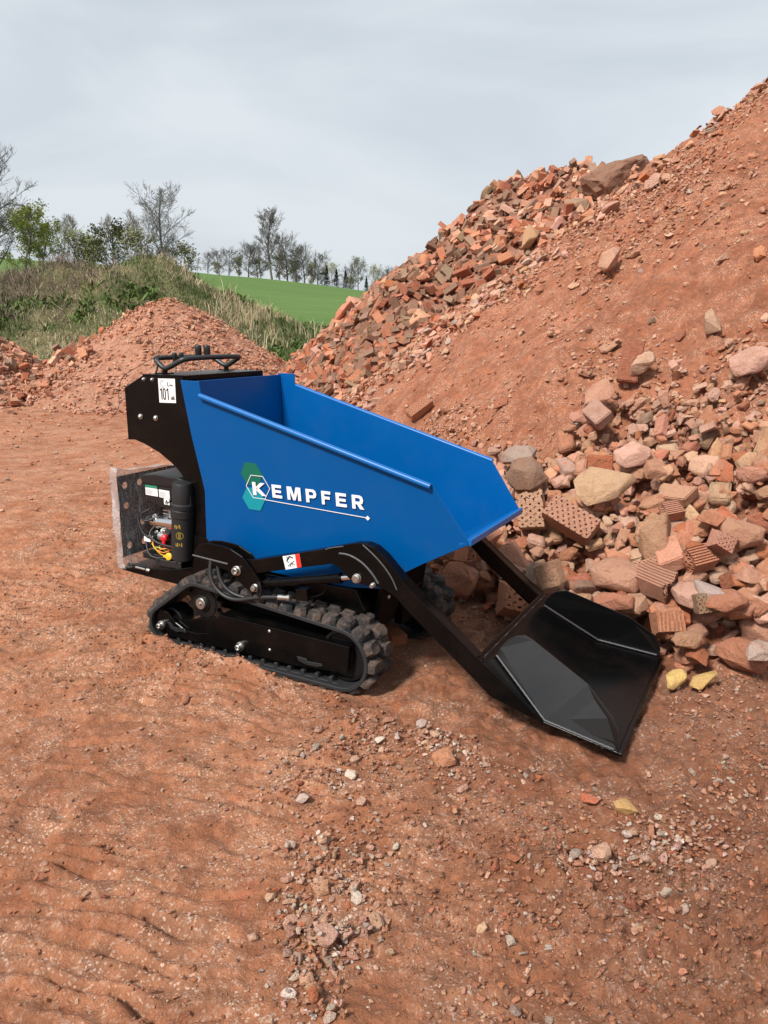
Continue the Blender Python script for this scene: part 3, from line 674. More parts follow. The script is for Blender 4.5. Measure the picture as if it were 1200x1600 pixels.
c.box((.50, .08, .23), (.04, .20, .14)); c.build('front_plate', M['black'], ch, .002, 1)
for y, z in ((-.15, .33), (.0, .36), (.12, .24)):
    c = MB(); c.lathe((.522, y, z), (1, 0, 0), [(.009, 0), (.009, .004), (.004, .008)], 10); c.build('bolt', M['zinc'], ch)

# tracks
def hull(pts):
    pts = sorted(set(pts)); L = []; U = []
    cr_ = lambda o, a, b: (a[0]-o[0])*(b[1]-o[1])-(a[1]-o[1])*(b[0]-o[0])
    for p in pts:
        while len(L) >= 2 and cr_(L[-2], L[-1], p) <= 0: L.pop()
        L.append(p)
    for p in reversed(pts):
        while len(U) >= 2 and cr_(U[-2], U[-1], p) <= 0: U.pop()
        U.append(p)
    return L[:-1]+U[:-1]
circ = [(-.510, .092, .094), (-.305, .225, .106), (.432, .130, .136)]
pts = [(round(x+r*math.cos(a_), 5), round(z+r*math.sin(a_), 5)) for x, z, r in circ for a_ in np.linspace(0, 2*math.pi, 40, endpoint=False)]
loop = hull(pts)
def resample(P, n):
    P = [Vector(p) for p in P]; L = [0]
    for i in range(len(P)): L.append(L[-1]+(P[(i+1) % len(P)]-P[i]).length)
    out = []; i = 0
    for k in range(n):
        s = L[-1]*k/n
        while L[i+1] < s: i += 1
        t = (s-L[i])/(L[i+1]-L[i]+1e-9); p = P[i].lerp(P[(i+1) % len(P)], t); d = (P[(i+1) % len(P)]-P[i]).normalized(); out.append((p, d))
    # smooth direction
    res = []
    for k in range(n):
        d = (out[(k+1) % n][0]-out[k-1][0]).normalized(); res.append((out[k][0], d, Vector((d.y, -d.x))))
    return res, L[-1]
track_hubs = {}
def make_track(s):
    """s = -1 near side, +1 far side; outer face at |y| = .405"""
    T_ = empty('track'); T_.parent = D
    R, Ltot = resample(loop, 150)
    yo, yi = s*.405, s*.225
    b = MB(); n = len(R); vs = []
    for p, d, nn in R:
        for (y, o) in ((yo, -.001), (yi, -.001), (yi, -.017), (yo, -.017)): q = p+nn*o; vs.append((q.x, y, q.y))
    b.add(vs, [(4*i+k, 4*i+(k+1) % 4, 4*((i+1) % n)+(k+1) % 4, 4*((i+1) % n)+k) for i in range(n) for k in range(4)])
    b.build('belt', M['belt'], T_, .002, 1)
    NL = 38; R2, _ = resample(loop, NL*2); lg = MB(); gd_ = MB(); random.seed(21+s)
    for k in range(NL*2):
        p, d, nn = R2[k]; row = k % 2
        yc = s*(.360 if row else .270); wy = .086; lx = .054; hgt = .028
        if p.y < .05 and nn.y < -.5: hgt = .016
        j = lambda a: random.uniform(-a, a)
        prof = [(-lx/2, 0, wy/2), (lx/2, 0, wy/2), (lx*.36, hgt, wy*.36), (-lx*.36, hgt, wy*.36)]
        ring_ = []
        for lev, (sx, sy) in enumerate(((1, 1), (.92, .93), (.74, .76))):
            h_ = (0, hgt*.55, hgt)[lev]; m_ = []
            for ax, ay in ((-.5, -.28), (-.28, -.5), (.28, -.5), (.5, -.28), (.5, .28), (.28, .5), (-.28, .5), (-.5, .28)):
                u_ = ax*lx*1.15*sx+j(.0025); w2 = ay*wy*sy+j(.003); q = p+d*u_+nn*(h_+(j(.003) if lev else -.002)); m_.append((q.x, yc+w2, q.y))
            ring_.append(m_)
        vs = sum(ring_, []); fs = [(l*8+i, l*8+(i+1) % 8, (l+1)*8+(i+1) % 8, (l+1)*8+i) for l in range(2) for i in range(8)]+[tuple(range(16, 24))]
        lg.add(vs, fs)
        if row:   # low bridging rib
            q0 = p+nn*.006; lg.box((q0.x, s*.315, q0.y), (.02, .17, .012), Matrix(((d.x, 0, nn.x), (0, 1, 0), (d.y, 0, nn.y))))
        q = p-nn*.026
    lg.build('tread_lugs', M['track'], T_)
    tp_ = [(-.47, .012)]
    for k in range(13): x_ = -.46+k*.069; tp_ += [(x_, .0165), (x_+.004, .036), (x_+.020, .036), (x_+.024, .0165)]
    gd_.prism(tp_+[(.43, .012)], s*.384, s*.362); gd_.build('guide_teeth', M['belt'], T_, .002, 1)
    # frame plate
    f = MB()
    fp = [(-.600, .105), (-.585, .155), (-.545, .160), (-.50, .150), (-.455, .110), (-.40, .085), (-.335, .080), (-.27, .095), (-.22, .13), (-.195, .165), (-.189, .199), (.474, .187), (.463, .070), (.20, .048), (-.08, .047), (-.30, .040), (-.52, .035), (-.575, .055)]
    f.prism(fp, s*.386, s*.378); f.prism([(-.189, .199), (.474, .187), (.474, .183), (-.189, .195)], s*.388, s*.30)
    f.prism([(-.52, .06), (.44, .09), (.44, .17), (-.1, .20), (-.45, .12)], s*.372, s*.26)
    fr = f.build('track_frame', M['black'], T_, .0015, 1)
    for pl in ([(-.500, .105), (-.482, .107), (-.462, .088), (-.440, .090), (-.428, .072), (-.445, .066), (-.485, .076)], [(-.432, .094), (-.405, .092), (-.388, .074), (-.432, .074)], [(.222, .096), (.270, .094), (.276, .084), (.345, .089), (.350, .078), (.318, .068), (.262, .068), (.228, .078)]):
        f = MB(); f.prism(pl, s*.392, s*.3865); f.build('slot_cover', M['grey_plastic'], fr, .002, 2)
    # sprocket
    w = MB(); N = 11; out = []
    for k in range(N):
        for da, r in ((-.20, .078), (-.10, .098), (.10, .098), (.20, .078)):
            a_ = 2*math.pi*k/N+da; out.append((-.305+r*math.cos(a_), .225+r*math.sin(a_)))
    w.prism(out, s*.352, s*.325); w.lathe((-.305, s*.352, .225), (0, s, 0), [(.072, -.03), (.070, .004), (.040, .006), (.038, .012)], 28)
    sp = w.build('drive_sprocket', M['black_inner'], T_)
    w = MB(); w.lathe((-.305, s*.364, .225), (0, s, 0), [(.027, 0), (.027, .012), (.024, .016), (.008, .016), (.0075, .020), (.006, .022)], 26); w.build('hub_cap', M['zinc'], sp)
    for cx_, cz_, r, z0_ in ((-.510, .092, .073, .34), (.432, .130, .114, .34)):
        w = MB(); w.lathe((cx_, s*.30, cz_), (0, s, 0), [(r*.5, -.03), (r, -.028), (r, 0), (r*.96, .052), (r*.86, .055), (r*.84, .046), (r*.4, .044), (r*.38, .06), (r*.2, .062)], 32); w.build('idler_wheel', M['black_inner'], T_)
    for x in (-.30, -.13, .05, .22):
        w = MB(); w.lathe((x, s*.27, .062), (0, s, 0), [(.040, 0), (.042, .004), (.042, .07), (.036, .075)], 22); w.build('road_roller', M['black_inner'], T_)
    for x, z in ((-.535, .086), (-.074, .077)):
        w = MB(); w.lathe((x, s*.386, z), (0, s, 0), [(.0205, 0), (.0205, .012), (.0185, .013), (.0185, .016), (.013, .016), (.013, .030), (.0105, .032), (.0085, .032), (.0085, .024), (.001, .024)], 22); w.build('socket_bolt', M['zinc'], fr)
    for x, z in ((.082, .176), (.080, .091)):
        w = MB(); w.lathe((x, s*.386, z), (0, s, 0), [(.0075, 0), (.0075, .003), (.003, .006)], 12); w.build('rivet', M['zinc'], fr)
    return T_
make_track(-1); make_track(1)

# lift arms, brackets, cylinders
AW = .395
arm = [(-.02, .478), (.032, .484), (.35, .573), (.46, .607), (.502, .619), (.530, .625), (.555, .625), (.591, .616), (.635, .586), (.700, .522), (.742, .476), (1.017, .263), (1.072, .228), (1.27, .086), (1.264, .072), (1.072, .126),
       (.743, .384), (.679, .440), (.635, .459), (.591, .466), (.557, .460), (.489, .472), (.462, .490), (.438, .513), (.403, .523), (.10, .444), (-.02, .412)]
def make_arm(s):
    a = MB(); a.prism(arm, s*AW, s*(AW-.008)); A = a.build('lift_arm', M['black'], D, .0012, 1)
    a = MB()   # box section: inner plate, top and bottom straps
    inner = [(.30, .555), (.46, .602), (.53, .618), (.60, .600), (.69, .522), (1.012, .262), (1.005, .205), (.74, .395), (.66, .47), (.55, .475), (.45, .52), (.30, .492)]
    a.prism(inner, s*(AW-.050), s*(AW-.056))
    top = [(.0, .474), (.35, .571), (.502, .6165), (.555, .6225), (.591, .6135), (.635, .584), (.70, .520), (.742, .474), (1.017, .261)]
    for p, q in zip(top[:-1], top[1:]):
        d = Vector((q[0]-p[0], q[1]-p[1])).normalized(); n = Vector((d.y, -d.x))*.005
        a.prism([p, q, (q[0]+n.x, q[1]+n.y), (p[0]+n.x, p[1]+n.y)], s*(AW-.0082), s*(AW-.050))
    bot = [(.63, .464), (.69, .438), (.745, .389), (1.04, .158)]
    for p, q in zip(bot[:-1], bot[1:]): a.prism([p, q, (q[0], q[1]+.005), (p[0], p[1]+.005)], s*(AW-.0082), s*(AW-.050))
    a.build('arm_box', M['black'], A)
    for path_, r in (([(.440, .571), (.470, .573), (.505, .566), (.545, .548), (.585, .514), (.612, .478)], .0042), ([(.378, .578), (.40, .588), (.46, .602)], .0025), ([(.545, .620), (.60, .582), (.64, .545), (.672, .505), (.690, .466)], .0030)):
        b = MB(); b.tube([(x, s*(AW+.0005), z) for x, z in path_], r, 8, sub=2); b.build('weld_bead', M['weld'], A)
    for x, z, r in ((.519, .484, .017), (.590, .468, .009)):
        b = MB(); b.lathe((x, s*AW, z), (0, s, 0), [(r*1.1, 0), (r*1.1, .003), (r, .0035), (r, .013), (r*.75, .015)], 12); b.lathe((x, s*(AW+.013), z), (0, s, 0), [(r*.86, 0), (r*.84, .006), (r*.3, .0065)], 6); b.build('pivot_bolt', M['zinc'], A)
    # bracket plates on the chassis
    br = [(-.300, .440), (-.296, .478), (-.268, .508), (-.245, .519), (-.192, .5245), (-.13, .522), (-.091, .516), (-.031, .491), (.017, .446), (.045, .412), (.063, .380), (.060, .360), (.040, .343), (.015, .340), (-.015, .352), (-.045, .376), (-.075, .400), (-.120, .418), (-.190, .428), (-.25, .434)]
    b = MB(); b.prism(br, s*(AW+.012), s*(AW+.004))
    b.prism([(x, z-.001) for x, z in br], s*(AW-.045), s*(AW-.053)); b.box((-.22, s*.37, .47), (.10, .20, .05)) if False else None
    b.prism([(-.30, .445), (-.10, .432), (-.10, .425), (-.30, .437)], s*(AW+.004), s*.27)
    B = b.build('lift_bracket', M['black'], D, .0015, 1)
    b = MB(); b.ring((-.302, s*(AW+.0115), .459), (-.108, s*(AW+.0115), .448), .0045, n=8); b.build('weld_bead', M['weld'], B)
    for x, z, r, k in ((-.060, .427, .021, 22), (.033, .367, .017, 6)):
        b = MB(); b.lathe((x, s*(AW+.012), z), (0, s, 0), [(r, 0), (r, .004), (r*.92, .005)], 24); b.lathe((x, s*(AW+.016), z), (0, s, 0), [(r*.78, 0), (r*.78, .014), (r*.66, .017)]+([(r*.42, .017), (r*.42, .008), (.001, .008)] if k > 6 else [(.002, .0172)]), k); b.build('pivot_bolt', M['zinc'], B)
    # hydraulic cylinder
    c0, c1 = Vector((.050, s*.372, .378)), Vector((.519, s*.372, .484)); dr = (c1-c0).normalized()
    b = MB(); b.ring(c0+dr*.03, c0+dr*.385, .0195, n=24); b.ring(c0+dr*.365, c0+dr*.392, .0215, n=24); b.ring(c0+dr*.02, c0+dr*.05, .0215, n=24); b.ring(c0-dr*.0, c0+dr*.03, .013, n=12); cy = b.build('hydraulic_cylinder', M['black'], D)
    b = MB(); b.ring(c0+dr*.38, c1, .0115, n=20); b.build('piston_rod', M['chrome'], cy)
    return A, cy
A1, cy1 = make_arm(-1); A2, cy2 = make_arm(1)
def on_arm(x, z, off=.001): return (x, -AW-off, z)
lb = flat('warning_label', [[(.184, .466), (.262, .489), (.253, .543), (.170, .520)]], M['white'], A1, .0012, on_arm)
flat('red_strip', [[(.240, .4825), (.262, .489), (.253, .543), (.232, .537)]], M['redprint'], lb, .0022, on_arm)
pic = []
for ax, az, bx, bz, t_ in ((.190, .505, .205, .525, .006), (.205, .525, .222, .520, .005), (.190, .505, .200, .498, .004), (.195, .482, .215, .500, .0028), (.215, .500, .232, .492, .0022), (.215, .500, .222, .483, .0022), (.215, .500, .205, .480, .0022), (.215, .500, .228, .510, .0022), (.190, .522, .200, .512, .004)):
    d = Vector((bx-ax, bz-az)).normalized(); n = Vector((-d.y, d.x))*t_/2
    pic.append([(ax+n.x, az+n.y), (ax-n.x, az-n.y), (bx-n.x, bz-n.y), (bx+n.x, bz+n.y)])
flat('pictogram', pic, M['ink'], lb, .0022, on_arm)
# hoses on the near side
hs = [[(-.205, -.40, .452), (-.205, -.415, .40), (-.18, -.425, .345), (-.12, -.425, .305), (-.05, -.42, .300), (.03, -.415, .325), (.10, -.41, .338), (.152, -.405, .345)], [(-.175, -.395, .45), (-.165, -.405, .39), (-.135, -.41, .345), (-.085, -.405, .315), (-.03, -.40, .310)]]
for p in hs:
    b = MB(); b.tube(p, .0088, 12, sub=3); b.build('hydraulic_hose', M['rubber_hose'], cy1)
b = MB(); b.lathe((.150, -.405, .345), (1, 0, .12), [(.009, 0), (.0125, .002), (.0125, .025), (.0105, .026), (.0105, .045), (.0135, .046), (.0135, .060), (.008, .062)], 12); b.build('hose_fitting', M['zinc'], cy1)
b = MB(); b.box((.262, -.385, .372), (.055, .035, .048), Matrix.Rotation(-.13, 3, 'Y')); b.tube([(.285, -.385, .36), (.33, -.38, .375), (.36, -.378, .395), (.365, -.376, .43)], .0035, 8, sub=1); b.build('hose_block', M['black'], cy1, .002, 1)
b = MB(); b.tube([(.062, -.416, .40), (.072, -.418, .372), (.066, -.420, .335), (.052, -.420, .332), (.056, -.417, .37), (.058, -.414, .40)], .004, 6, sub=1); b.build('cable_tie', M['plastic'], cy1)

# loading shovel
Sh = empty('shovel'); Sh.parent = D
Fr = [(1.011, .268, .395), (1.270, .085, .402), (1.526, .056, .428)]          # floor line: x, z, half width
def floor_pts(t): return [(x, s*w, z-t) for x, z, w in Fr for s in (-1, 1)]
b = MB(); vt = floor_pts(0)+floor_pts(.006)
b.add(vt, [(0, 2, 3, 1), (2, 4, 5, 3), (6, 7, 9, 8), (8, 9, 11, 10), (0, 1, 7, 6), (4, 10, 11, 5), (0, 6, 8, 2), (2, 8, 10, 4), (1, 3, 9, 7), (3, 5, 11, 9)])
b.build('floor_plate', M['black'], Sh, .001, 1)
b = MB(); b.box((1.010, 0, .255), (.006, .786, .045), Matrix.Rotation(.62, 3, 'Y')); b.box((1.036, 0, .2535), (.008, .78, .003), Matrix.Rotation(.62, 3, 'Y')); b.build('rear_flange', M['black'], Sh, .001, 1)
b = MB(); b.box((1.505, 0, .046), (.07, .84, .012), Matrix.Rotation(.06, 3, 'Y')); b.build('cutting_edge', M['black'], Sh, .002, 1)
# side plate: bottom points on the floor, top points leaning in
base_ = [(1.054, .242, .296), (1.272, .088, .397), (1.524, .058, .424)]
topp = [(1.062, .272, .288), (1.085, .305, .282), (1.115, .325, .278), (1.150, .334, .277), (1.180, .325, .282), (1.400, .236, .352), (1.500, .158, .400), (1.522, .122, .415), (1.527, .085, .423)]
def side_plate(s):
    b = MB(); outl = base_+topp[::-1]
    A_ = [Vector((x, s*w, z)) for x, z, w in outl]; B_ = [p+Vector((0, -s*.005, 0)) for p in A_]
    # split along the crease from the bend to the top kink
    i0, i1, i2 = 0, 1, 2; tops = list(range(3, 12))      # index 3 = front top ... 11 = rear top
    k = outl.index((1.400, .236, .352))
    front = [1, 2]+list(range(3, k+1)); rear = [0, 1]+list(range(k, 12))
    n = len(outl); vs = A_+B_
    fs = [tuple(front), tuple(rear)]+[tuple(n+i for i in reversed(front)), tuple(n+i for i in reversed(rear))]
    order = [0, 1, 2]+list(range(3, 12))
    fs += [(order[i], order[(i+1) % 12], n+order[(i+1) % 12], n+order[i]) for i in range(12)]
    b.add(vs, fs); return b.build('side_plate', M['black_lit'], Sh, .0008, 1)
for s in (-1, 1):
    p_ = side_plate(s)
    b = MB(); pp = []
    for (a0, a1) in zip(base_[:-1], base_[1:]):
        for k in range(26):
            t_ = k/26; q = [a0[i]*(1-t_)+a1[i]*t_ for i in range(3)]; pp.append((q[0], s*(q[2]+(.004 if s < 0 else -.009)), q[1]+.003+.0012*(k % 2)))
    b.tube(pp, .0042, 7); b.build('weld_bead', M['weld'], p_)
b = MB(); b.tube([(1.031+.0012*math.sin(k*2.3), -.375+k*.0125, .2600+.0012*math.cos(k*3.1)) for k in range(61)], lambda t_: .0008+.0018*max(0, math.sin(t_*43))**2, 6)
b.build('weld_bead', M['weld'], Sh)
# ------------------------------------------------------------------ rubble: stone and brick prototypes (numpy arrays of triangles)
def bm_arrays(bm):
    bmesh.ops.triangulate(bm, faces=bm.faces); bm.verts.index_update()
    V = np.array([v.co[:] for v in bm.verts], np.float32); F = np.array([[v.index for v in f.verts] for f in bm.faces], np.int32); bm.free(); return V, F
def vn3(P, s):
    return (vn(P[:, 0]+P[:, 2]*.7, P[:, 1]-P[:, 2]*.6, s)+vn(P[:, 1]*1.1+3.3, P[:, 2]*1.1+P[:, 0]*.5, s+3))*.5
def chunk(seed, n=14, boxy=.6, hi=True, rough=.05, flat=.7):
    r = np.random.default_rng(seed); p = r.normal(size=(n, 3)); p /= np.linalg.norm(p, axis=1, keepdims=True)
    q = p/np.abs(p).max(1, keepdims=True); p = p*(1-boxy)+q*boxy*.8; p *= r.uniform(.82, 1.0, (n, 1))
    p *= np.array([1, r.uniform(.62, .9), r.uniform(.42, .62)*flat/.7])
    bm = bmesh.new()
    for c in p: bm.verts.new(c)
    bmesh.ops.convex_hull(bm, input=bm.verts[:]); bmesh.ops.dissolve_limit(bm, angle_limit=math.radians(16), verts=bm.verts[:], edges=bm.edges[:])
    lone = [v for v in bm.verts if not v.link_faces]
    for v in lone: bm.verts.remove(v)
    if hi:
        bmesh.ops.bevel(bm, geom=bm.edges[:]+bm.verts[:], offset=.045, segments=2, affect='EDGES', profile=.6, clamp_overlap=True)
        bmesh.ops.triangulate(bm, faces=bm.faces); bmesh.ops.subdivide_edges(bm, edges=[e_ for e_ in bm.edges if e_.calc_length() > .28], cuts=1)
        bmesh.ops.triangulate(bm, faces=bm.faces); bmesh.ops.subdivide_edges(bm, edges=[e_ for e_ in bm.edges if e_.calc_length() > .24], cuts=1)
    V, F = bm_arrays(bm); V -= V.mean(0)
    d = rough*vn3(V*2.6+seed, seed)+rough*.45*vn3(V*7+seed, seed+9); L = np.linalg.norm(V, axis=1, keepdims=True)+1e-6
    V = V+V/L*d[:, None]*(1.4 if hi else .6)
    m = np.abs(V).max(); return (V/m*.5*1.0).astype(np.float32), F
def broken_brick(seed, L=.24, W=.115, H=.071, cut=True, hi=True, wear=.006):
    """solid brick, worn arrises, one end snapped off"""
    r = np.random.default_rng(seed); bm = bmesh.new(); bmesh.ops.create_cube(bm, size=1)
    for v in bm.verts: v.co = Vector((v.co.x*L, v.co.y*W, v.co.z*H))
    if cut:
        for k in range(1+int(r.random() < .45)):
            n = Vector((1, r.uniform(-.45, .45), r.uniform(-.4, .4))); n.normalize()
            co = Vector((L*r.uniform(-.12, .34), 0, 0))
            if k: n = -n; co = Vector((-L*r.uniform(.2, .42), 0, 0))
            bmesh.ops.bisect_plane(bm, geom=bm.verts[:]+bm.edges[:]+bm.faces[:], plane_co=co, plane_no=n, clear_outer=True)
            bmesh.ops.contextual_create(bm, geom=[e_ for e_ in bm.edges if e_.is_boundary])
    if hi:
        bmesh.ops.bevel(bm, geom=bm.edges[:], offset=wear, segments=2, affect='EDGES', clamp_overlap=True)
        bmesh.ops.triangulate(bm, faces=bm.faces); bmesh.ops.subdivide_edges(bm, edges=[e_ for e_ in bm.edges if e_.calc_length() > .055], cuts=1); bmesh.ops.triangulate(bm, faces=bm.faces)
        bmesh.ops.subdivide_edges(bm, edges=[e_ for e_ in bm.edges if e_.calc_length() > .05], cuts=1)
    V, F = bm_arrays(bm); V -= (V.max(0)+V.min(0))/2
    if hi: V += (.7*wear*vn3(V*22+seed, seed)+.002*vn3(V*60, seed+4))[:, None]*np.sign(V)
    return V.astype(np.float32), F
def perforated(seed, L=.24, W=.115, H=.113, nu=8, nv=3, r=.0052, cut=1.0):
    mb = MB(); L_ = L*cut; nu = max(2, int(round(nu*cut)))
    rr = np.random.default_rng(seed)
    for sgn in (1, -1):
        Mx = Matrix.Translation((0, 0, sgn*H/2)) if sgn > 0 else Matrix.Translation((0, 0, -H/2)) @ Matrix.Rotation(math.pi, 4, 'X')
        holed_plate(mb, Mx, L_, W, nu, nv, r, H*.45, 10)
    x, y, z = L_/2, W/2, H/2
    for a, b, c_, d in (((-x, -y), (x, -y), 0, 0), ((x, -y), (x, y), 0, 0), ((x, y), (-x, y), 0, 0), ((-x, y), (-x, -y), 0, 0)):
        k = 7; vs = []
        for j in range(5):
            for i in range(k+1): vs.append((a[0]+(b[0]-a[0])*i/k, a[1]+(b[1]-a[1])*i/k, -z+2*z*j/4))
        mb.add(vs, [(j*(k+1)+i, j*(k+1)+i+1, (j+1)*(k+1)+i+1, (j+1)*(k+1)+i) for j in range(4) for i in range(k)])
    V = np.array([tuple(p) for p in mb.v], np.float32); F = []
    for f in mb.f: F += [(f[0], f[i], f[i+1]) for i in range(1, len(f)-1)]
    # wear: nearly coincident vertices move together; one end is broken into a slope
    key = np.round(V, 4); j = .003*vn3(key*16+seed, seed)
    V = V+j[:, None]*np.sign(key)
    if cut < 1: m = (key[:, 0] > L_/2-.03); V[m, 0] += (key[m, 1]*rr.uniform(-.35, .35)+key[m, 2]*rr.uniform(-.4, .4)+.012*vn(key[m, 1]*60, key[m, 2]*60, seed))
    e_ = np.abs(V)-np.array([x, y, z])+.012; cr_ = (e_ > 0).sum(1) >= 2; V[cr_] *= .975
    return V, np.array(F, np.int32)
def ribbed(seed, L=.16, W=.115, H=.11):
    """clay block fragment with grooved flanks and rows of round holes in its end"""
    mb = MB(); n = 7
    prof = []
    for i in range(n): prof += [(-W/2+W*i/n, H/2), (-W/2+W*(i+.55)/n, H/2), (-W/2+W*(i+.62)/n, H/2-.008), (-W/2+W*(i+.93)/n, H/2-.008)]
    prof += [(W/2, H/2), (W/2, -H/2), (-W/2, -H/2)]
    m = len(prof); k = 6; vs = [(-L/2+L*j/k, y, z) for j in range(k+1) for y, z in prof]
    mb.add(vs, [(j*m+i, j*m+(i+1) % m, (j+1)*m+(i+1) % m, (j+1)*m+i) for j in range(k) for i in range(m)])
    for sgn in (1, -1):
        Mx = Matrix.Translation((sgn*L/2, 0, -.004)) @ Matrix(((0, 0, sgn, 0), (1, 0, 0, 0), (0, 1, 0, 0), (0, 0, 0, 1)))
        holed_plate(mb, Mx, W*.99, H-.012, 5, 4, .0085, .05, 8)
    V = np.array([tuple(p) for p in mb.v], np.float32); F = []
    for f in mb.f: F += [(f[0], f[i], f[i+1]) for i in range(1, len(f)-1)]
    key = np.round(V, 4); V = V+(.004*vn3(key*18+seed, seed))[:, None]*np.sign(key)+np.stack([.02*vn(key[:, 1]*20, key[:, 2]*20, seed)*np.sign(key[:, 0]), 0*key[:, 0], 0*key[:, 0]], 1)
    return V.astype(np.float32), np.array(F, np.int32)

ANG = [chunk(100+i, 11+i % 5, .72, True, .035) for i in range(14)]
RND = [chunk(200+i, 26, .45, True, .035) for i in range(10)]
SLB = [chunk(300+i, 12, .75, True, .035, .42) for i in range(8)]
LOWA = [chunk(400+i, 9+i % 4, .7, False, .05) for i in range(20)]
LOWR = [chunk(440+i, 18, .3, False, .05) for i in range(8)]
BRK = [broken_brick(500+i, cut=(i % 3 != 0)) for i in range(12)]
WORN = [broken_brick(560+i, .22, .115+.02*(i % 3), .08+.015*(i % 2), cut=(i % 4 != 0), wear=.011) for i in range(12)]
BRKL = [broken_brick(520+i, cut=(i % 3 != 0), hi=False) for i in range(14)]
PERF = [perforated(601, cut=1.0), perforated(602, cut=.62), perforated(603, nu=8, nv=4, r=.0062, cut=.85), perforated(604, cut=.5), perforated(605, H=.071, nu=8, nv=4, r=.0056)]
_v, _f = BRK[0]; SLABP = [chunk(777, 30, 1.0, True, .13, .8)]
RIB = [ribbed(620), ribbed(621, .12), ribbed(622, .13, .10, .08)]

COLS = {'pinkish': (.58, .290, .190), 'salmon': (.56, .230, .130), 'orange red': (.50, .150, .064), 'brick red': (.40, .125, .068), 'tan': (.60, .330, .190), 'beige': (.64, .385, .250),
        'pale grey': (.48, .37, .30), 'grey brown': (.30, .190, .130), 'pale pink': (.64, .375, .27), 'yellowish': (.74, .47, .17), 'dark brown': (.22, .115, .075),
        'earth': (.44, .175, .092), 'dark earth': (.26, .11, .062), 'orange earth': (.50, .18, .08)}
def rot_from(n, spin, tilt, r):
    """rotation whose z axis follows n, spun about it, tilted by a random angle"""
    n = np.array(n)/np.linalg.norm(n); a = r.uniform(0, 2*math.pi); t = Vector((math.cos(a), math.sin(a), 0))
    q = Vector((0, 0, 1)).rotation_difference(Vector(n.tolist()))
    return np.array((q.to_matrix() @ Matrix.Rotation(tilt, 3, t) @ Matrix.Rotation(spin, 3, 'Z')))
class HM:
    """height raster over which pieces are dropped one after another"""
    def __init__(s, x0, x1, y0, y1, st, fn):
        s.x0, s.y0, s.st = x0, y0, st; s.xs = np.arange(x0, x1, st); s.ys = np.arange(y0, y1, st)
        X, Y = np.meshgrid(s.xs, s.ys); s.z = fn(X, Y); s.fn = fn; s.g = s.z.copy(); k = max(1, int(round(.05/st)))
        gx = (np.roll(s.g, -k, 1)-np.roll(s.g, k, 1))/(2*k*st); gy = (np.roll(s.g, -k, 0)-np.roll(s.g, k, 0))/(2*k*st)
        s.N = np.stack([-gx, -gy, np.ones_like(gx)], -1); s.N /= np.linalg.norm(s.N, axis=-1, keepdims=True); s.layer = .07
    def near(s, x, y):
        i = np.clip(np.round((np.asarray(x)-s.x0)/s.st).astype(int), 0, len(s.xs)-1); j = np.clip(np.round((np.asarray(y)-s.y0)/s.st).astype(int), 0, len(s.ys)-1); return j, i
    def top(s, x, y):
        j, i = s.near(x, y); return s.z[j, i]
    def drop(s, x, y, R, ext, sink=.30):
        """R rotation, ext full extents; returns the resting height of the centre and raises the raster"""
        h = np.abs(R) @ (np.array(ext)/2); rx, ry, rz = h[0]*.9, h[1]*.9, h[2]
        i0 = int((x-rx-s.x0)/s.st); i1 = int((x+rx-s.x0)/s.st)+1; j0 = int((y-ry-s.y0)/s.st); j1 = int((y+ry-s.y0)/s.st)+1
        if i0 < 0 or j0 < 0 or i1 >= len(s.xs) or j1 >= len(s.ys): return float(s.fn(np.array(x), np.array(y)))+rz*.3
        sub = s.z[j0:j1+1, i0:i1+1]; X, Y = np.meshgrid(s.xs[i0:i1+1], s.ys[j0:j1+1]); q = ((X-x)/rx)**2+((Y-y)/ry)**2; m = q < 1
        if not m.any(): m = q <= q.min()
        zc = np.sort(sub[m])[int(m.sum()*.55)]+rz*(1-2*sink)+rz*.1; zc = min(zc, s.g[(j0+j1)//2, (i0+i1)//2]+s.layer+rz*.45)
        top = zc+rz*np.sqrt(np.clip(1-q, 0, 1))*.85; sub[m] = np.maximum(sub[m], top[m]); return float(zc)
PIECES = []        # dicts: V, F (local), R, c, tint, kind, shape, col, size
def put(hm, kind, protos, x, y, size, colname, tilt=.35, r=rng, sink=.30, shape='', scale3=None, n=None, spin=None, special=None, pi=None):
    V, F = protos[int(r.integers(len(protos))) if pi is None else pi]
    sc = np.array(scale3 if scale3 is not None else (1, 1, 1))*size
    nn = hm.N[hm.near(x, y)] if n is None else np.array(n, float)
    R = rot_from(nn, r.uniform(0, 2*math.pi) if spin is None else spin, r.normal()*tilt, r)
    ext = (V.max(0)-V.min(0))*sc
    z = hm.drop(x, y, R, ext, sink)
    base_c = np.array(COLS[colname]); tint = np.clip(base_c*r.uniform(.78, 1.16)*(1+r.normal(size=3)*.035), 0, .9)
    PIECES.append(dict(V=V*sc, F=F, R=R, c=np.array([x, y, z]), tint=tint, kind=kind, shape=shape, col=colname, size=float(ext.max()), special=special))
    return PIECES[-1]
def pick(r, w):
    k = list(w); p = np.array([w[i] for i in k], float); return k[int(r.choice(len(k), p=p/p.sum()))]
def free_of_machine(x, y, z=0.):
    mx_, my_ = to_machine(x, y)
    if -.95 < mx_ < .70 and abs(my_) < .47: return False
    if .60 < mx_ < 1.62 and abs(my_) < .50: return False
    return True
MIXR = {'pinkish': 7, 'salmon': 5, 'pale pink': 6.5, 'tan': 2, 'beige': 1.8, 'orange red': 1.3, 'pale grey': .4, 'grey brown': .5, 'brick red': 1}

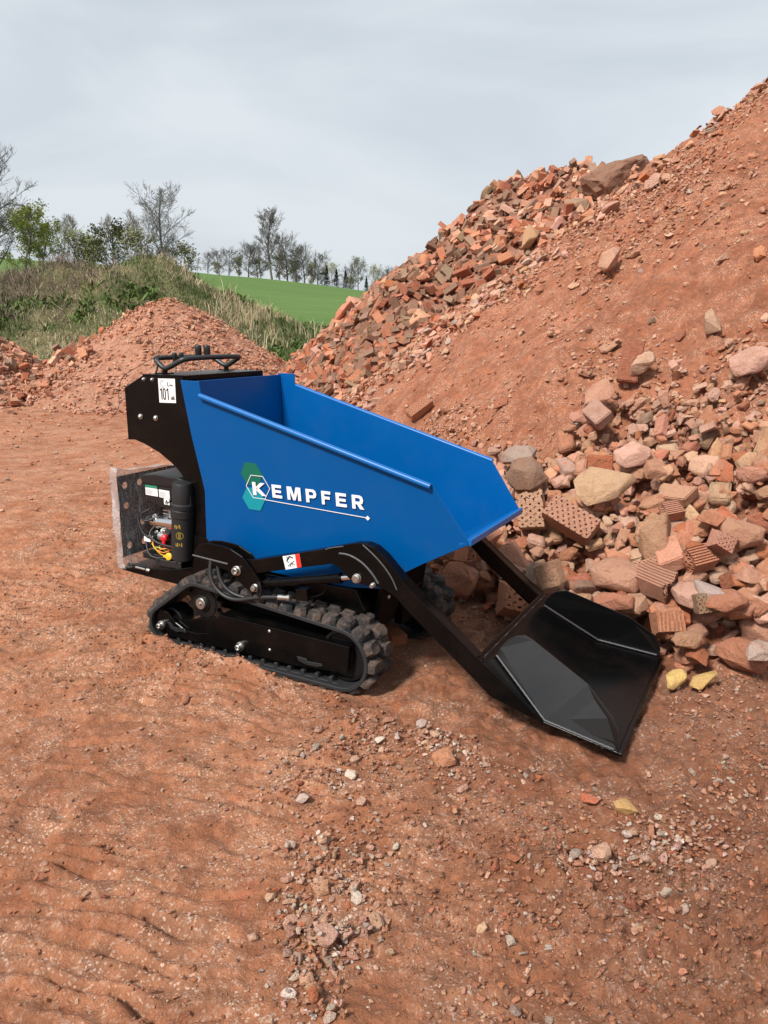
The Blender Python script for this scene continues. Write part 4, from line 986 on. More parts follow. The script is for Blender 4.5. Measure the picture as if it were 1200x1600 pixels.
# --- 1. the rubble apron of the big heap, right of the dumper
hmA = HM(-1.2, 5.6, 2.0, 10.6, .012, lambda x, y: np.maximum(ground_z(x, y), soil_z(x, y)))
def rub_edge(x, y):
    """> 0 inside the dense rubble: between the foot line and a wavering upper edge that climbs to the right"""
    px, py, _ = to_photo(x, y, hmA.fn(x, y))
    up = np.interp(px, [560, 650, 700, 770, 850, 920, 1000, 1100, 1200, 1400], [900, 850, 800, 722, 700, 640, 600, 545, 480, 400])
    low = np.interp(px, [560, 640, 700, 760, 900, 1040, 1110, 1200, 1400], [905, 905, 925, 950, 1010, 1065, 1040, 1045, 1090])
    w = 28*fbm(x*1.7, y*1.7, 3, 201)
    return np.minimum((py-up-w)/60, (low-py-w*.35)/26)
def scatter(n, dens, x0, x1, y0, y1, seed, mult=6):
    r = np.random.default_rng(seed); x = r.uniform(x0, x1, n*mult); y = r.uniform(y0, y1, n*mult); d = np.clip(dens(x, y), 0, 1); k = r.random(n*mult) < d
    x, y = x[k][:n], y[k][:n]; return r, [(float(a), float(b)) for a, b in zip(x, y)]
def pieces(n, dens, box, seed, lo, hi_, power, protos, mixc, kind, shapes, hm, sink=.3, tilt=.4, lim=True, mult=6):
    r, P_ = scatter(n, dens, *box, seed, mult)
    for x, y in P_:
        if lim and not free_of_machine(x, y): continue
        k = int(r.integers(len(protos))); s_ = lo*(hi_/lo)**(r.random()**power)
        c_ = pick(r, mixc)
        put(hm, kind, protos[k], x, y, s_, c_, tilt, r, sink, shapes[k], (1, r.uniform(.8, 1.1), r.uniform(.8, 1.15)))
boxA = (-.6, 4.2, 2.3, 7.4)
dn = lambda x, y: np.where(rub_edge(x, y) > -.25, ss(-.25, .25, rub_edge(x, y)), 0)
pieces(2600, dn, boxA, 1, .03, .07, 1.2, [LOWA, LOWR], MIXR, 'stone', ['angular', 'rounded'], hmA)
def sizef(x, y): return np.interp(to_photo(x, y, hmA.fn(x, y))[1], [420, 560, 680, 800, 1100], [.30, .45, .70, 1.0, 1.1])
dl = lambda x, y: ss(.05, .6, rub_edge(x, y))*sizef(x, y)
r_, P_ = scatter(2700, dl, *boxA, 2)
hmA.layer = .17
for k, (x, y) in enumerate(P_):
    if not free_of_machine(x, y): continue
    f = float(sizef(np.array(x), np.array(y))); s_ = (.055+.095*r_.random()**2.0)*f+.010
    if k > 1500: s_ *= .66
    pr, sh = [(ANG, 'angular'), (WORN, 'worn blocky'), (RND, 'rounded'), (SLB, 'flat'), (BRK, 'blocky')][int(r_.choice(5, p=[.34, .28, .22, .06, .10]))]
    if pr is BRK or pr is WORN: put(hmA, 'stone', pr, x, y, s_/.18, pick(r_, MIXR), .65, r_, .20, sh)
    else: put(hmA, 'stone', pr, x, y, s_*1.12, pick(r_, MIXR), .45, r_, .24, sh, (1, r_.uniform(.85, 1.1), r_.uniform(.85, 1.2)))
hmA.layer = .07
pieces(900, dn, boxA, 3, .02, .05, 1.2, [LOWA, LOWR], MIXR, 'stone', ['angular', 'rounded'], hmA)
# --- 2. the bare slope above: sparse stones, and crumbs everywhere
slope = lambda x, y: ((soil_z(x, y) > ground_z(x, y)+.03) & (rub_edge(x, y) < .1))*np.clip(.35+.75*fbm(x*.9, y*.9, 3, 211), .04, 1)
boxB = (-.8, 5.4, 2.6, 10.4)
pieces(760, slope, boxB, 4, .040, .16, 2.4, [ANG, RND, SLB, LOWA], MIXR, 'stone', ['angular', 'rounded', 'flat', 'angular'], hmA, .38, .3)
pieces(3400, slope, boxB, 25, .025, .08, 2.0, [LOWA, ANG], {**MIXR, 'earth': 6, 'orange earth': 4, 'dark earth': 3}, 'stone', ['angular', 'angular'], hmA, .34, .4)
pieces(21000, slope, boxB, 5, .012, .05, 2.0, [LOWA, LOWR], MIXR, 'stone', ['angular', 'rounded'], hmA, .32, .5)
# pale stones rolled down along the left shoulder of the heap
def shoulder(x, y):
    a = np.degrees(np.arctan2(y-SC[1], x-SC[0])) % 360
    return ss(196, 184, a)*ss(158, 168, a)*(soil_z(x, y) > ground_z(x, y))*np.clip(.75+.7*fbm(x*1.3, y*1.3, 3, 215), .05, 1)
MIXP = {'pale pink': 6, 'pinkish': 5, 'beige': 2.5, 'salmon': 3, 'orange red': 1, 'pale grey': 1}
pieces(1900, shoulder, (-1.1, 5.0, 7.2, 10.3), 6, .035, .17, 1.7, [ANG, LOWA, SLB], MIXP, 'stone', ['angular', 'angular', 'flat'], hmA, .3, .45)

# --- 3. the brick heap behind
hmB = HM(-4.6, 8.5, 7.0, 17.0, .03, lambda x, y: np.maximum(np.maximum(base(x, y), brickheap_z(x, y)), soil_z(x, y)-.3))
MIXB = {'salmon': 2.4, 'brick red': 3.4, 'pinkish': 3, 'orange red': .7, 'pale pink': 1.2, 'dark brown': 2, 'grey brown': 3}
MIXD = {'dark brown': 5, 'brick red': 3, 'grey brown': 3, 'salmon': .6}
def heapB(x, y):
    f = (brickheap_z(x, y) > base(x, y)-.1)*(brickheap_z(x, y) > soil_z(x, y)-.2)
    bare = ss(.15, -.25, fbm(x*.75, y*.75, 3, 231)); return f*(.30+.70*bare)*ss(15.6, 14.9, y)
def darkpile(x, y): return np.exp(-((x-.25)/1.0)**2-((y-11.6)/.95)**2)
boxC = (-3.6, 7.5, 7.6, 15.4)
pieces(3200, heapB, boxC, 7, .05, .15, 1.3, [LOWA, LOWA], MIXB, 'brick', ['angular', 'angular'], hmB, .3, .5, False)
r_, P_ = scatter(3300, heapB, *boxC, 8)
for x, y in P_:
    d = float(darkpile(np.array(x), np.array(y))); put(hmB, 'brick', BRKL, x, y, r_.uniform(.55, 1.12), pick(r_, MIXD if r_.random() < d*2.2 else MIXB), .75, r_, .22, 'broken')
r_, P_ = scatter(420, lambda x, y: darkpile(x, y), *boxC, 9)
for x, y in P_: put(hmB, 'brick', BRKL, x, y, r_.uniform(.85, 1.15), pick(r_, MIXD), .8, r_, .2, 'whole')
pieces(3000, heapB, boxC, 26, .04, .11, 1.6, [LOWA, LOWA], {'grey brown': 3, 'brick red': 2, 'pinkish': 2, 'dark brown': 1.5, 'salmon': 1.5, 'beige': .6}, 'brick', ['angular', 'angular'], hmB, .26, .5, False)
r_, P_ = scatter(60, heapB, *boxC, 10)
for x, y in P_: put(hmB, 'boulder', ANG, x, y, r_.uniform(.22, .45), pick(r_, {'grey brown': 2, 'salmon': 2, 'pinkish': 2, 'tan': 1}), .4, r_, .3, 'angular')
# --- 4. the small heap and the heap at the left edge
hmS = HM(-8.5, .2, 9.8, 16.4, .03, lambda x, y: np.maximum(base(x, y), np.maximum(small_z(x, y), left_z(x, y))))
dS = lambda x, y: (small_z(x, y) > base(x, y)-.14)*np.clip(.65+.6*fbm(x*1.6, y*1.6, 2, 241), .1, 1)
pieces(14000, dS, (-7.4, -.8, 10.6, 15.6), 11, .02, .10, 2.6, [LOWA, LOWA, LOWR], {'pinkish': 6, 'salmon': 5, 'pale pink': 5, 'orange red': 1, 'beige': 2}, 'rubble', ['angular']*3, hmS, .3, .5, False)
dL = lambda x, y: ((left_z(x, y) > base(x, y)-.2)*(x < -4.9)+.5*np.exp(-((x+6.2)/.9)**2-((y-11.4)/.8)**2))*1.0
pieces(1300, dL, (-8.4, -4.6, 10.2, 15.4), 12, .04, .16, 1.6, [LOWA, LOWA], MIXB, 'rubble', ['angular']*2, hmS, .3, .5, False)
r_, P_ = scatter(170, dL, -8.4, -4.8, 10.2, 14.6, 13)
for x, y in P_: put(hmS, 'brick', BRKL, x, y, r_.uniform(.7, 1.1), pick(r_, MIXB), .7, r_, .2, 'broken')

# --- 5. loose stones on the yard
hmG = HM(-2.6, 2.9, 1.0, 6.4, .008, ground_z)
def yard(x, y):
    px, py, _ = to_photo(x, y, ground_z(x, y))
    g = lambda cx_, cy_, a, b, t=0.: np.exp(-(((px-cx_)*math.cos(t)+(py-cy_)*math.sin(t))/a)**2-((-(px-cx_)*math.sin(t)+(py-cy_)*math.cos(t))/b)**2)
    d = .9*g(500, 1450, 60, 150)+.55*g(510, 1190, 150, 45, -.5)+.5*g(690, 1190, 120, 110)+.5*g(1000, 1330, 200, 90, .2)+.35*g(1120, 1180, 120, 110)+.25*g(800, 1420, 300, 120)+.3*g(640, 1100, 90, 50)+.25*g(1100, 1480, 160, 90)
    d = d+.05+.18*ss(450, 900, px)*ss(1050, 1150, py)+.10*ss(900, 700, py)
    return d*np.clip(.6+.9*fbm(x*3.5, y*3.5, 3, 251), .05, 1.3)
boxG = (-2.3, 2.6, 1.1, 6.0)
MIXG = {'pinkish': 4, 'salmon': 3, 'pale pink': 4, 'orange red': 1.6, 'beige': 2, 'pale grey': 2.6, 'brick red': 2, 'tan': 1}
pieces(21000, yard, boxG, 14, .005, .024, 2.3, [LOWA, LOWR], MIXG, 'gravel', ['angular', 'rounded'], hmG, .25, .6)
pieces(620, lambda x, y: yard(x, y)**1.6, boxG, 15, .020, .052, 2.2, [RND, ANG], MIXG, 'pebble', ['rounded', 'angular'], hmG, .28, .4)
loosed = lambda x, y: ss(-.35, .55, x+.5*fbm(x*.9, y*.9, 2, 41))*np.clip(.5+.9*fbm(x*2.3, y*2.3, 3, 261), .08, 1)+.07
MIXE = {'earth': 5, 'dark earth': 4, 'orange earth': 2, 'pinkish': 1}
pieces(34000, loosed, boxG, 27, .005, .020, 2.0, [LOWA, LOWR, LOWA], MIXE, 'gravel', ['angular', 'rounded', 'angular'], hmG, .22, .6)
rim = lambda x, y: ss(.15, .5, tread(x, y))*ss(.1, -.4, x)*.9*np.clip(.4+.9*fbm(x*2.1, y*2.1, 2, 263), 0, 1)
pieces(15000, rim, (-2.3, .2, 1.1, 5.4), 29, .004, .016, 2.0, [LOWA, LOWR], {'earth': 5, 'orange earth': 2, 'pale pink': 3, 'pinkish': 3}, 'gravel', ['angular', 'rounded'], hmG, .2, .6)
berm_d = lambda x, y: (lambda a, b: np.exp(-((b+.475)/.05)**2)*ss(-.78, -.5, a)*ss(.7, .4, a))(*to_machine(x, y))
pieces(900, berm_d, boxG, 28, .006, .028, 2.0, [LOWA, LOWR], MIXE, 'gravel', ['angular', 'rounded'], hmG, .22, .6, lim=False, mult=60)
band = lambda x, y: (lambda px, py: np.exp(-((px-505-.12*(1450-py))/62)**2-((py-1450)/170)**2)*np.clip(.7+1.1*vn(x*9, y*9, 77), .1, 1.5)+.7*np.exp(-((px-1000-.5*(py-1300))/130)**2-((py-1330+.3*(px-1000))/38)**2)+.5*np.exp(-((px-690)/60)**2-((py-1150-.3*(px-690))/40)**2))(*to_photo(x, y, ground_z(x, y))[:2])
COLS['whitish'] = (.78, .62, .52)
MIXW = {'whitish': 5, 'pale pink': 5, 'beige': 2, 'pale grey': 1.5, 'pinkish': 3, 'salmon': 1.2, 'orange red': .8}
pieces(260, band, boxG, 17, .014, .046, 2.0, [RND, ANG], MIXW, 'pebble', ['rounded', 'angular'], hmG, .25, .4, mult=150)
pieces(2300, band, boxG, 18, .005, .020, 1.6, [LOWA, LOWR], MIXW, 'gravel', ['angular', 'rounded'], hmG, .2, .6, mult=90)
pieces(2600, lambda x, y: .15+.85*(y > 5), (-5.5, 1.5, 5.0, 12.0), 16, .012, .06, 2.2, [LOWA, LOWR], MIXG, 'gravel', ['angular', 'rounded'], HM(-6, 2, 4.5, 12.5, .03, ground_z), .3, .5)

# --- 6. the stones one can point at, found where the photograph shows them
def place(px, py, pxsize, kind, protos, col, label, hm, shape='', pi=0, n=None, spin=None, sink=.22, s3=(1, 1, 1), tilt=.1, fn=None, unit=None, seed=None):
    q = sight(px, py, hm.top)
    d = to_photo(*q)[2]; size = pxsize*d/1155
    r = np.random.default_rng(int(px*7+py) if seed is None else seed)
    if unit: size = unit
    p = put(hm, kind, protos, q[0], q[1], size, col, tilt, r, sink, shape, s3, n, spin, label, pi)
    if unit and False: pass
    return p
hmA.layer = .26
for a in [
    (944, 792, 84, 'beige', 'large tan angular slab of stone resting highest among the rubble above the shovel', SLB, 1, (-.1, -.6, .8)), (812, 722, 66, 'pale grey', 'mottled grey mortar lump beside the tip of the hopper', RND, 2, None),
    (822, 762, 58, 'grey brown', 'dark mottled lump under the mortar lump beside the hopper tip', RND, 3, None), (1172, 600, 62, 'pale pink', 'pale speckled boulder high at the right edge of the rubble', RND, 4, None),
    (1110, 523, 44, 'beige', 'pale flat stone lying alone on the bare slope at the right', ANG, 5, None), (952, 432, 52, 'beige', 'long pale stone lying on the upper bare slope', SLB, 2, (-.2, -.6, .8)),
    (930, 658, 72, 'pinkish', 'long flat stone at the upper edge of the dense rubble', SLB, 5, None), (930, 697, 52, 'pale pink', 'blocky pale stone just below the long flat stone', BRK, 1, None),
    (988, 722, 52, 'pale pink', 'pale rounded stone above the large tan slab', RND, 6, None), (1058, 792, 52, 'pinkish', 'pinkish blocky stone right of the large tan slab', BRK, 4, None),
    (962, 905, 78, 'pinkish', 'large mottled pink lump just above the shovel', RND, 7, None), (1022, 892, 72, 'tan', 'tall pointed tan stone right of the mottled pink lump', ANG, 2, (-.3, -.7, .4)),
    (1155, 862, 62, 'pinkish', 'thick rounded brown pink stone near the right edge', RND, 1, None), (1165, 975, 74, 'salmon', 'large smooth salmon stone low at the right edge', RND, 5, None),
    (1075, 945, 56, 'pale pink', 'smooth pale stone beside the ribbed clay fragments', RND, 8, None), (1105, 950, 56, 'pale grey', 'greyish angular stone right of the ribbed clay fragments', ANG, 7, None),
    (1055, 1076, 44, 'yellowish', 'yellow crumbly sandstone lump at the foot of the rubble right of the shovel', RND, 9, None), (1098, 1076, 50, 'yellowish', 'flat crumbled yellow stone beside the yellow sandstone lump', SLB, 3, None),
    (1085, 1040, 50, 'orange red', 'reddish flat piece of brick behind the yellow sandstone', SLB, 4, None), (1072, 1012, 52, 'tan', 'tan rounded stone just right of the shovel lip', RND, 0, None),
    (1184, 1050, 48, 'pale grey', 'pale crusted stone at the foot of the rubble by the right edge', RND, 3, None), (856, 918, 60, 'tan', 'tan upright block just behind the shovel', BRK, 2, (-.5, -.8, .2)),
    (662, 888, 62, 'salmon', 'reddish brown rounded stone just below the corner of the hopper', RND, 2, None), (720, 898, 60, 'salmon', 'tall orange brown stone leaning below the hopper', RND, 7, (-.6, -.6, .3)),
    (612, 1000, 48, 'orange red', 'orange red block of brick wedged at the front of the near track', BRK, 5, None), (983, 600, 54, 'brick red', 'dark red brick standing out of the slope at the right', BRK, 0, (-.3, -.8, .3)),
    (1003, 578, 40, 'pale pink', 'pale pink stone touching the dark red brick on the slope', ANG, 3, None), (1050, 832, 60, 'pinkish', 'pinkish flat brick lying level right of the perforated fragment', BRK, 1, None),
    (1112, 822, 50, 'salmon', 'salmon coloured upright piece left of the right edge rubble', ANG, 6, None), (1130, 995, 58, 'salmon', 'rounded salmon stone at the lower right of the rubble', RND, 4, None),
]:
    px, py, s_, c_, lb_, pr, pi, n = a
    if pr is BRK: place(px, py, s_, 'stone', pr, c_, lb_, hmA, 'blocky', pi, n, None, .12, unit=max(.45, s_*(to_photo(*sight(px, py))[2])/1155/.20))
    else: place(px, py, s_*1.08, 'stone', pr, c_, lb_, hmA, '', pi, n, None, .15)
for px, py, pi, c_, sc_, n, spin, lb_ in [
    (830, 830, 1, 'pinkish', 1.2, (-.35, -.85, .35), 1.35, 'perforated brick with small round holes below the lip of the hopper'), (890, 850, 0, 'pinkish', 1.15, (-.15, -.80, .55), -.75, 'long perforated brick lying aslant above the shovel arm'),
    (806, 950, 3, 'salmon', 1.3, (.10, -.85, .50), 1.45, 'perforated brick standing behind the shovel between its arms'), (1016, 845, 2, 'pinkish', .62, (-.1, -.75, .6), .2, 'small perforated fragment in the middle of the rubble'),
    (745, 872, 3, 'salmon', 1.2, (-.5, -.8, .2), .5, 'perforated brick half hidden behind the far shovel arm'), (708, 884, 3, 'salmon', .95, (-.7, -.6, .3), .9, 'perforated brick left of the far shovel arm'),
    (1128, 842, 3, 'pinkish', .75, (.2, -.8, .4), 1.2, 'perforated block fragment standing near the right edge'), (1104, 914, 3, 'grey brown', .7, (-.1, -.9, .3), .1, 'perforated fragment with large dark holes right of the pointed stone')]:
    place(px, py, 40, 'perforated', PERF, c_, lb_, hmA, 'perforated', pi, n, spin, .10, unit=sc_, tilt=.05)
for px, py, pi, c_, sc_, n, spin, lb_ in [(1022, 940, 0, 'pinkish', .95, (-.3, -.4, .85), -.9, 'ribbed clay block fragment with holes in its end right of the shovel'), (1042, 985, 1, 'salmon', 1.0, (-.1, -.8, .5), 1.5, 'ribbed clay fragment standing upright just right of the shovel tip'),
    (1052, 770, 2, 'pinkish', .8, (-.1, -.6, .8), .1, 'small ribbed clay fragment above the level brick'), (1090, 890, 2, 'salmon', .95, (0, -.5, .8), .3, 'ribbed clay fragment right of the tall pointed stone')]:
    place(px, py, 40, 'ribbed', RIB, c_, lb_, hmA, 'ribbed', pi, n, spin, .12, unit=sc_, tilt=.05)
place(655, 655, 40, 'perforated', PERF, 'salmon', 'perforated brick lying on the bare slope just above the hopper edge', hmA, 'perforated', 4, (-.3, -.6, .75), .5, .15, unit=.95)
for px, py, c_, lb_ in [(858, 350, 'pinkish', 'perforated brick near the top of the brick heap'), (790, 400, 'salmon', 'perforated brick in the middle of the brick heap'), (735, 420, 'salmon', 'perforated brick on the left flank of the brick heap'),
    (865, 380, 'pinkish', 'perforated brick right of the brick heap centre'), (612, 445, 'orange red', 'perforated brick on the lower left edge of the brick heap'), (558, 573, 'salmon', 'perforated brick at the left foot of the brick heap')]:
    place(px, py, 40, 'perforated', PERF, c_, lb_, hmB, 'perforated', 2, (-.35, -.85, .4), rng.uniform(-.6, .6), .10, unit=1.05, fn=lambda x, y: np.maximum(brickheap_z(x, y), base(x, y)))
fB = lambda x, y: np.maximum(brickheap_z(x, y), base(x, y))
place(962, 310, 118, 'boulder', SLABP, 'dark brown', 'long brown concrete slab leaning across the top of the brick heap', hmB, 'blocky', 0, (-.25, -.35, .9), .62, .12, (1.0, .62, .85), unit=1.35)
place(905, 290, 44, 'boulder', ANG, 'grey brown', 'grey brown boulder on the crest of the brick heap left of the slab', hmB, '', 8, None, None, .08, fn=fB)
place(995, 280, 52, 'boulder', ANG, 'salmon', 'reddish boulder on the crest above the concrete slab', hmB, '', 9, None, None, .02, fn=fB)
place(826, 378, 52, 'boulder', SLB, 'tan', 'flat tan slab lying in the middle of the brick heap', hmB, '', 2, (-.3, -.7, .6), None, .15, fn=fB)
for px, py, s_, c_, lb_, pr, pi in [(693, 1196, 36, 'salmon', 'orange brick stone lying alone in front of the shovel', ANG, 4), (940, 1343, 37, 'pale pink', 'smooth pale pebble, largest on the right of the yard', RND, 1), (975, 1264, 33, 'yellowish', 'yellow stone on the yard in front of the shovel tip', ANG, 9),
    (899, 1340, 23, 'pale grey', 'small grey pebble left of the smooth pale pebble', RND, 5), (918, 1262, 32, 'orange red', 'orange red stone left of the yellow stone on the yard', ANG, 1), (508, 1478, 42, 'pale pink', 'largest pale stone in the band of pebbles at the bottom', RND, 8),
    (515, 1588, 27, 'pale grey', 'round grey pebble at the very bottom of the pebble band', RND, 2), (722, 1235, 20, 'pale pink', 'small whitish stone near the lone orange stone', ANG, 6), (478, 1440, 28, 'pinkish', 'pinkish pebble above the largest pale stone in the band', RND, 6),
    (800, 1350, 26, 'orange red', 'flat red brick chip in the middle right of the yard', SLB, 0), (488, 1565, 24, 'orange red', 'bright orange brick chip low in the pebble band', ANG, 11), (797, 1480, 18, 'pale grey', 'lone grey pebble low on the right of centre', RND, 3),
    (1040, 1400, 20, 'pale grey', 'grey white stone right of centre on the yard', ANG, 2), (452, 1440, 26, 'pale pink', 'pale stone at the left of the pebble band', RND, 4), (395, 1470, 20, 'pale pink', 'pale crumbly stone left of the pebble band', ANG, 12)]:
    place(px, py, s_, 'pebble', pr, c_, lb_, hmG, '', pi, None, None, .22)

# --- turn the pieces into objects: the 300 that show largest of each kind on their own, the rest of a kind as one
def world_verts(p): return p['V'] @ p['R'].T+p['c']
def as_object(name, p, label, cat, group):
    me = np_mesh(name, p['V'] @ p['R'].T, p['F'], p['tint'], smooth=len(p['F']) > 120)
    if p['kind'] in ('perforated', 'ribbed') or p['shape'] == 'blocky': me.polygons.foreach_set('use_smooth', np.zeros(len(p['F']), bool))
    o = link(name, me, M['stone']); o.location = p['c'].tolist(); return tag(o, label, cat, group)
def merged(name, L_, label, cat):
    Vs = []; Fs = []; Cs = []; n = 0
    for p in L_: Vs.append(world_verts(p)); Fs.append(p['F']+n); Cs.append(np.tile(p['tint'], (len(p['V']), 1))); n += len(p['V'])
    return tag(link(name, np_mesh(name, np.concatenate(Vs), np.concatenate(Fs), np.concatenate(Cs)), M['stone']), label, cat, kind='stuff')
def where(p):
    x, y, z = p['c']; px, py, _ = to_photo(x, y, z)
    if p['kind'] in ('stone',):
        if y > 6.9 and px < 1010: return 'on the left shoulder of the soil heap'
        e_ = float(rub_edge(np.array(x), np.array(y)))
        if e_ < .05 and z > .2: return 'on the upper bare slope' if py < 450 else ('on the middle bare slope' if px < 900 else 'on the bare slope at the right')
        if px < 770: return 'below the hopper behind the far arm'
        if py > 1000: return 'at the foot of the rubble right of the shovel'
        if px < 900: return 'in the rubble between hopper tip and shovel'
        if py > 880: return 'in the rubble just right of the shovel'
        if px > 1080: return 'in the rubble at the right edge, middle height' if py > 740 else 'in the upper rubble at the right edge'
        return 'in the middle of the rubble' if py > 740 else 'in the upper middle of the rubble'
    if p['kind'] == 'brick':
        if px < 150: return 'on the heap at the left edge'
        if py > 560: return 'at the left foot of the brick heap'
        if py > 480: return 'in the low dark pile' if px < 720 else 'on the lower right of the brick heap'
        if px < 720: return 'on the left flank of the brick heap'
        if py < 330: return 'near the crest of the brick heap'
        return 'in the middle of the brick heap' if px < 860 else 'high on the right of the brick heap'
    if p['kind'] == 'boulder': return 'on the lower brick heap' if py > 450 else ('near the crest of the brick heap' if py < 340 else 'in the middle of the brick heap')
    if px < 620: return 'in the pebble band at the bottom' if py > 1330 and px > 330 else ('on the left of the yard' if px < 400 else 'in front of the near track')
    if py < 1130: return 'on the yard beside the shovel'
    return 'on the yard in front of the shovel' if py < 1290 and px < 1000 else ('at the right of the yard' if px > 900 else 'on the lower middle of the yard')
ORD = ['', 'leftmost', 'second from left', 'third from left', 'fourth from left', 'fifth from left', 'sixth from left', 'seventh from left', 'eighth from left']
def finish(kind, cap, name, cat, group, noun, rest_name, rest_label, rest_cat):
    L_ = [p for p in PIECES if p['kind'] == kind]
    for p in L_:
        px, py, d = to_photo(*p['c']); vis = -30 < px < 1230 and -30 < py < 1630 and d > 0
        p['show'] = (p['size']*1155/d if vis else 0)+(1e6 if p['special'] else 0); p['px'] = px; p['py'] = py
    L_.sort(key=lambda p: -p['show']); one = [p for p in L_[:cap] if p['show'] > 6]; rest = [p for p in L_ if not any(p is q for q in one)] if len(L_) < 900 else L_[len(one):]
    groups_ = {}
    med = np.median([p['show'] for p in one if not p['special']] or [1]); hi_ = np.percentile([p['show'] for p in one if not p['special']] or [1], 80)
    for p in one:
        if p['special']: continue
        sz = 'large' if p['show'] > hi_ else ('small' if p['show'] < med else 'medium')
        groups_.setdefault('%s %s %s %s %s' % (sz, p['col'], p['shape'], noun, where(p)), []).append(p)
    for base_l, ps in groups_.items():
        ps.sort(key=lambda p: p['px'])
        for i, p in enumerate(ps):
            w_ = base_l.replace('  ', ' ')
            if len(ps) == 1: p['label'] = w_
            elif len(ps) >= len(ORD):
                nb = -(-len(ps)//8); by = sorted(ps, key=lambda q: q['py']); b_ = [by[k*len(ps)//nb:(k+1)*len(ps)//nb] for k in range(nb)]
                BN = {2: ['upper', 'lower'], 3: ['upper', 'middle', 'lower'], 4: ['top', 'upper', 'lower', 'bottom'], 5: ['top', 'upper', 'middle', 'lower', 'bottom']}[min(5, nb)]
                k = [q for q in range(nb) if any(p is t for t in b_[q])][0]; row = sorted(b_[k], key=lambda q: q['px']); j = [q for q in range(len(row)) if row[q] is p][0]
                p['label'] = w_+', '+BN[min(k, 4)]+' row, '+ORD[j+1]
            elif i+1 < len(ORD) and len(ps) < len(ORD): p['label'] = w_+', '+(ORD[i+1] if i < len(ps)-1 or len(ps) > 3 else 'rightmost')
            else: p['label'] = w_
            if len(p['label'].split()) > 16: p['label'] = p['label'].replace(' the ', ' ')
            p['label'] = ' '.join(p['label'].split()[:16])
    for p in one: as_object(name, p, p['special'] or p['label'], cat, group)
    if rest: merged(rest_name, rest, rest_label, rest_cat)
finish('stone', 300, 'rubble_stone', 'stone', 'rubble stones on the big soil heap', 'stone', 'rubble', 'small pinkish stones and crumbs filling the big soil heap between its larger stones', 'rubble')
finish('brick', 300, 'brick', 'brick', 'broken bricks on the brick heap', 'brick', 'brick_rubble', 'broken brick fragments covering the brick heap between the larger bricks', 'brick rubble')
finish('boulder', 60, 'boulder', 'boulder', 'boulders among the broken bricks', 'boulder', 'boulder_rubble', 'further boulders of the brick heap', 'boulders')
finish('perforated', 60, 'perforated_brick', 'perforated brick', 'perforated bricks in the rubble', 'perforated brick', 'x', 'x', 'x')
finish('ribbed', 60, 'ribbed_block', 'clay block', 'ribbed clay block fragments', 'clay block', 'x', 'x', 'x')
finish('pebble', 300, 'pebble', 'pebble', 'loose stones on the yard', 'stone', 'small_pebbles', 'small pebbles strewn over the yard between the larger stones', 'pebbles')
merged('gravel', [p for p in PIECES if p['kind'] == 'gravel'], 'fine gravel and crushed brick crumbs strewn over the red earth yard', 'gravel')
merged('brick_chips', [p for p in PIECES if p['kind'] == 'rubble'], 'crushed brick chips covering the small cone heap and the heap at the left edge', 'brick chips')
print('PIECES', len(PIECES), 'tris', sum(len(p['F']) for p in PIECES))
# ------------------------------------------------------------------ grass on the bank, trees beyond
def blades(name, n, dens, box, seed, h0, h1, w, cols, fn, label, cat, lean=.45, clump=1, group=None):
    r = np.random.default_rng(seed); x = r.uniform(box[0], box[1], n*5); y = r.uniform(box[2], box[3], n*5); k = r.random(n*5) < np.clip(dens(x, y), 0, 1); x, y = x[k][:n], y[k][:n]; n = len(x)
    if clump > 1:
        x = np.repeat(x, clump)+r.normal(size=n*clump)*.10; y = np.repeat(y, clump)+r.normal(size=n*clump)*.10; n = len(x)
    z = fn(x, y)-.03; h = r.uniform(h0, h1, n)*(.6+.4*r.random(n)); a = r.uniform(0, 2*np.pi, n); la = r.uniform(0, 2*np.pi, n); ll = h*lean*r.random(n)*1.6
    dx, dy = np.cos(a)*w, np.sin(a)*w; bx, by = np.cos(la)*ll, np.sin(la)*ll
    m = np.stack([x+bx*.35, y+by*.35, z+h*.62], 1); t_ = np.stack([x+bx, y+by, z+h*(1-.25*lean)], 1); A_ = np.stack([x-dx, y-dy, z], 1); B_ = np.stack([x+dx, y+dy, z], 1)
    mo = np.stack([dx*.7, dy*.7, 0*dx], 1)
    V = np.stack([A_, B_, m-mo, m+mo, t_], 1).reshape(-1, 3); i = np.arange(n)[:, None]*5
    F = np.concatenate([i+np.array([[0, 1, 3]]), i+np.array([[0, 3, 2]]), i+np.array([[2, 3, 4]])], 0)
    c = np.array(cols)[r.integers(len(cols), size=n)]*r.uniform(.7, 1.25, (n, 1)); return tag(link(name, np_mesh(name, V, F, np.repeat(c, 5, 0)), M['blade']), label, cat, group, 'stuff')
STRAW = [(.42, .34, .20), (.50, .42, .27), (.34, .26, .15), (.56, .48, .33)]
GRS = [(.085, .12, .035), (.11, .15, .045), (.065, .09, .03), (.14, .16, .065)]
onb = lambda x, y: (bank_z(x, y) > base(x, y)-.1)*1.0
strawd = lambda x, y: onb(x, y)*np.clip(.1+1.3*fbm(x*.45, y*.6, 3, 301)+.5*np.exp(-((x+4.6)/1.6)**2), 0, 1)
greend = lambda x, y: onb(x, y)*np.clip(.55-1.1*fbm(x*.45, y*.6, 3, 301), .12, 1)
blades('grass', 50000, greend, (-16, 2.5, 18.2, 27.5), 31, .08, .26, .012, GRS, bank_z, 'short green grass growing all over the earth bank', 'grass', .6)
blades('dry_grass', 10500, strawd, (-16, 1.5, 18.5, 27.5), 32, .15, .50, .008, STRAW, bank_z, 'dry straw coloured grass bent over on the bank', 'dry grass', 1.5)
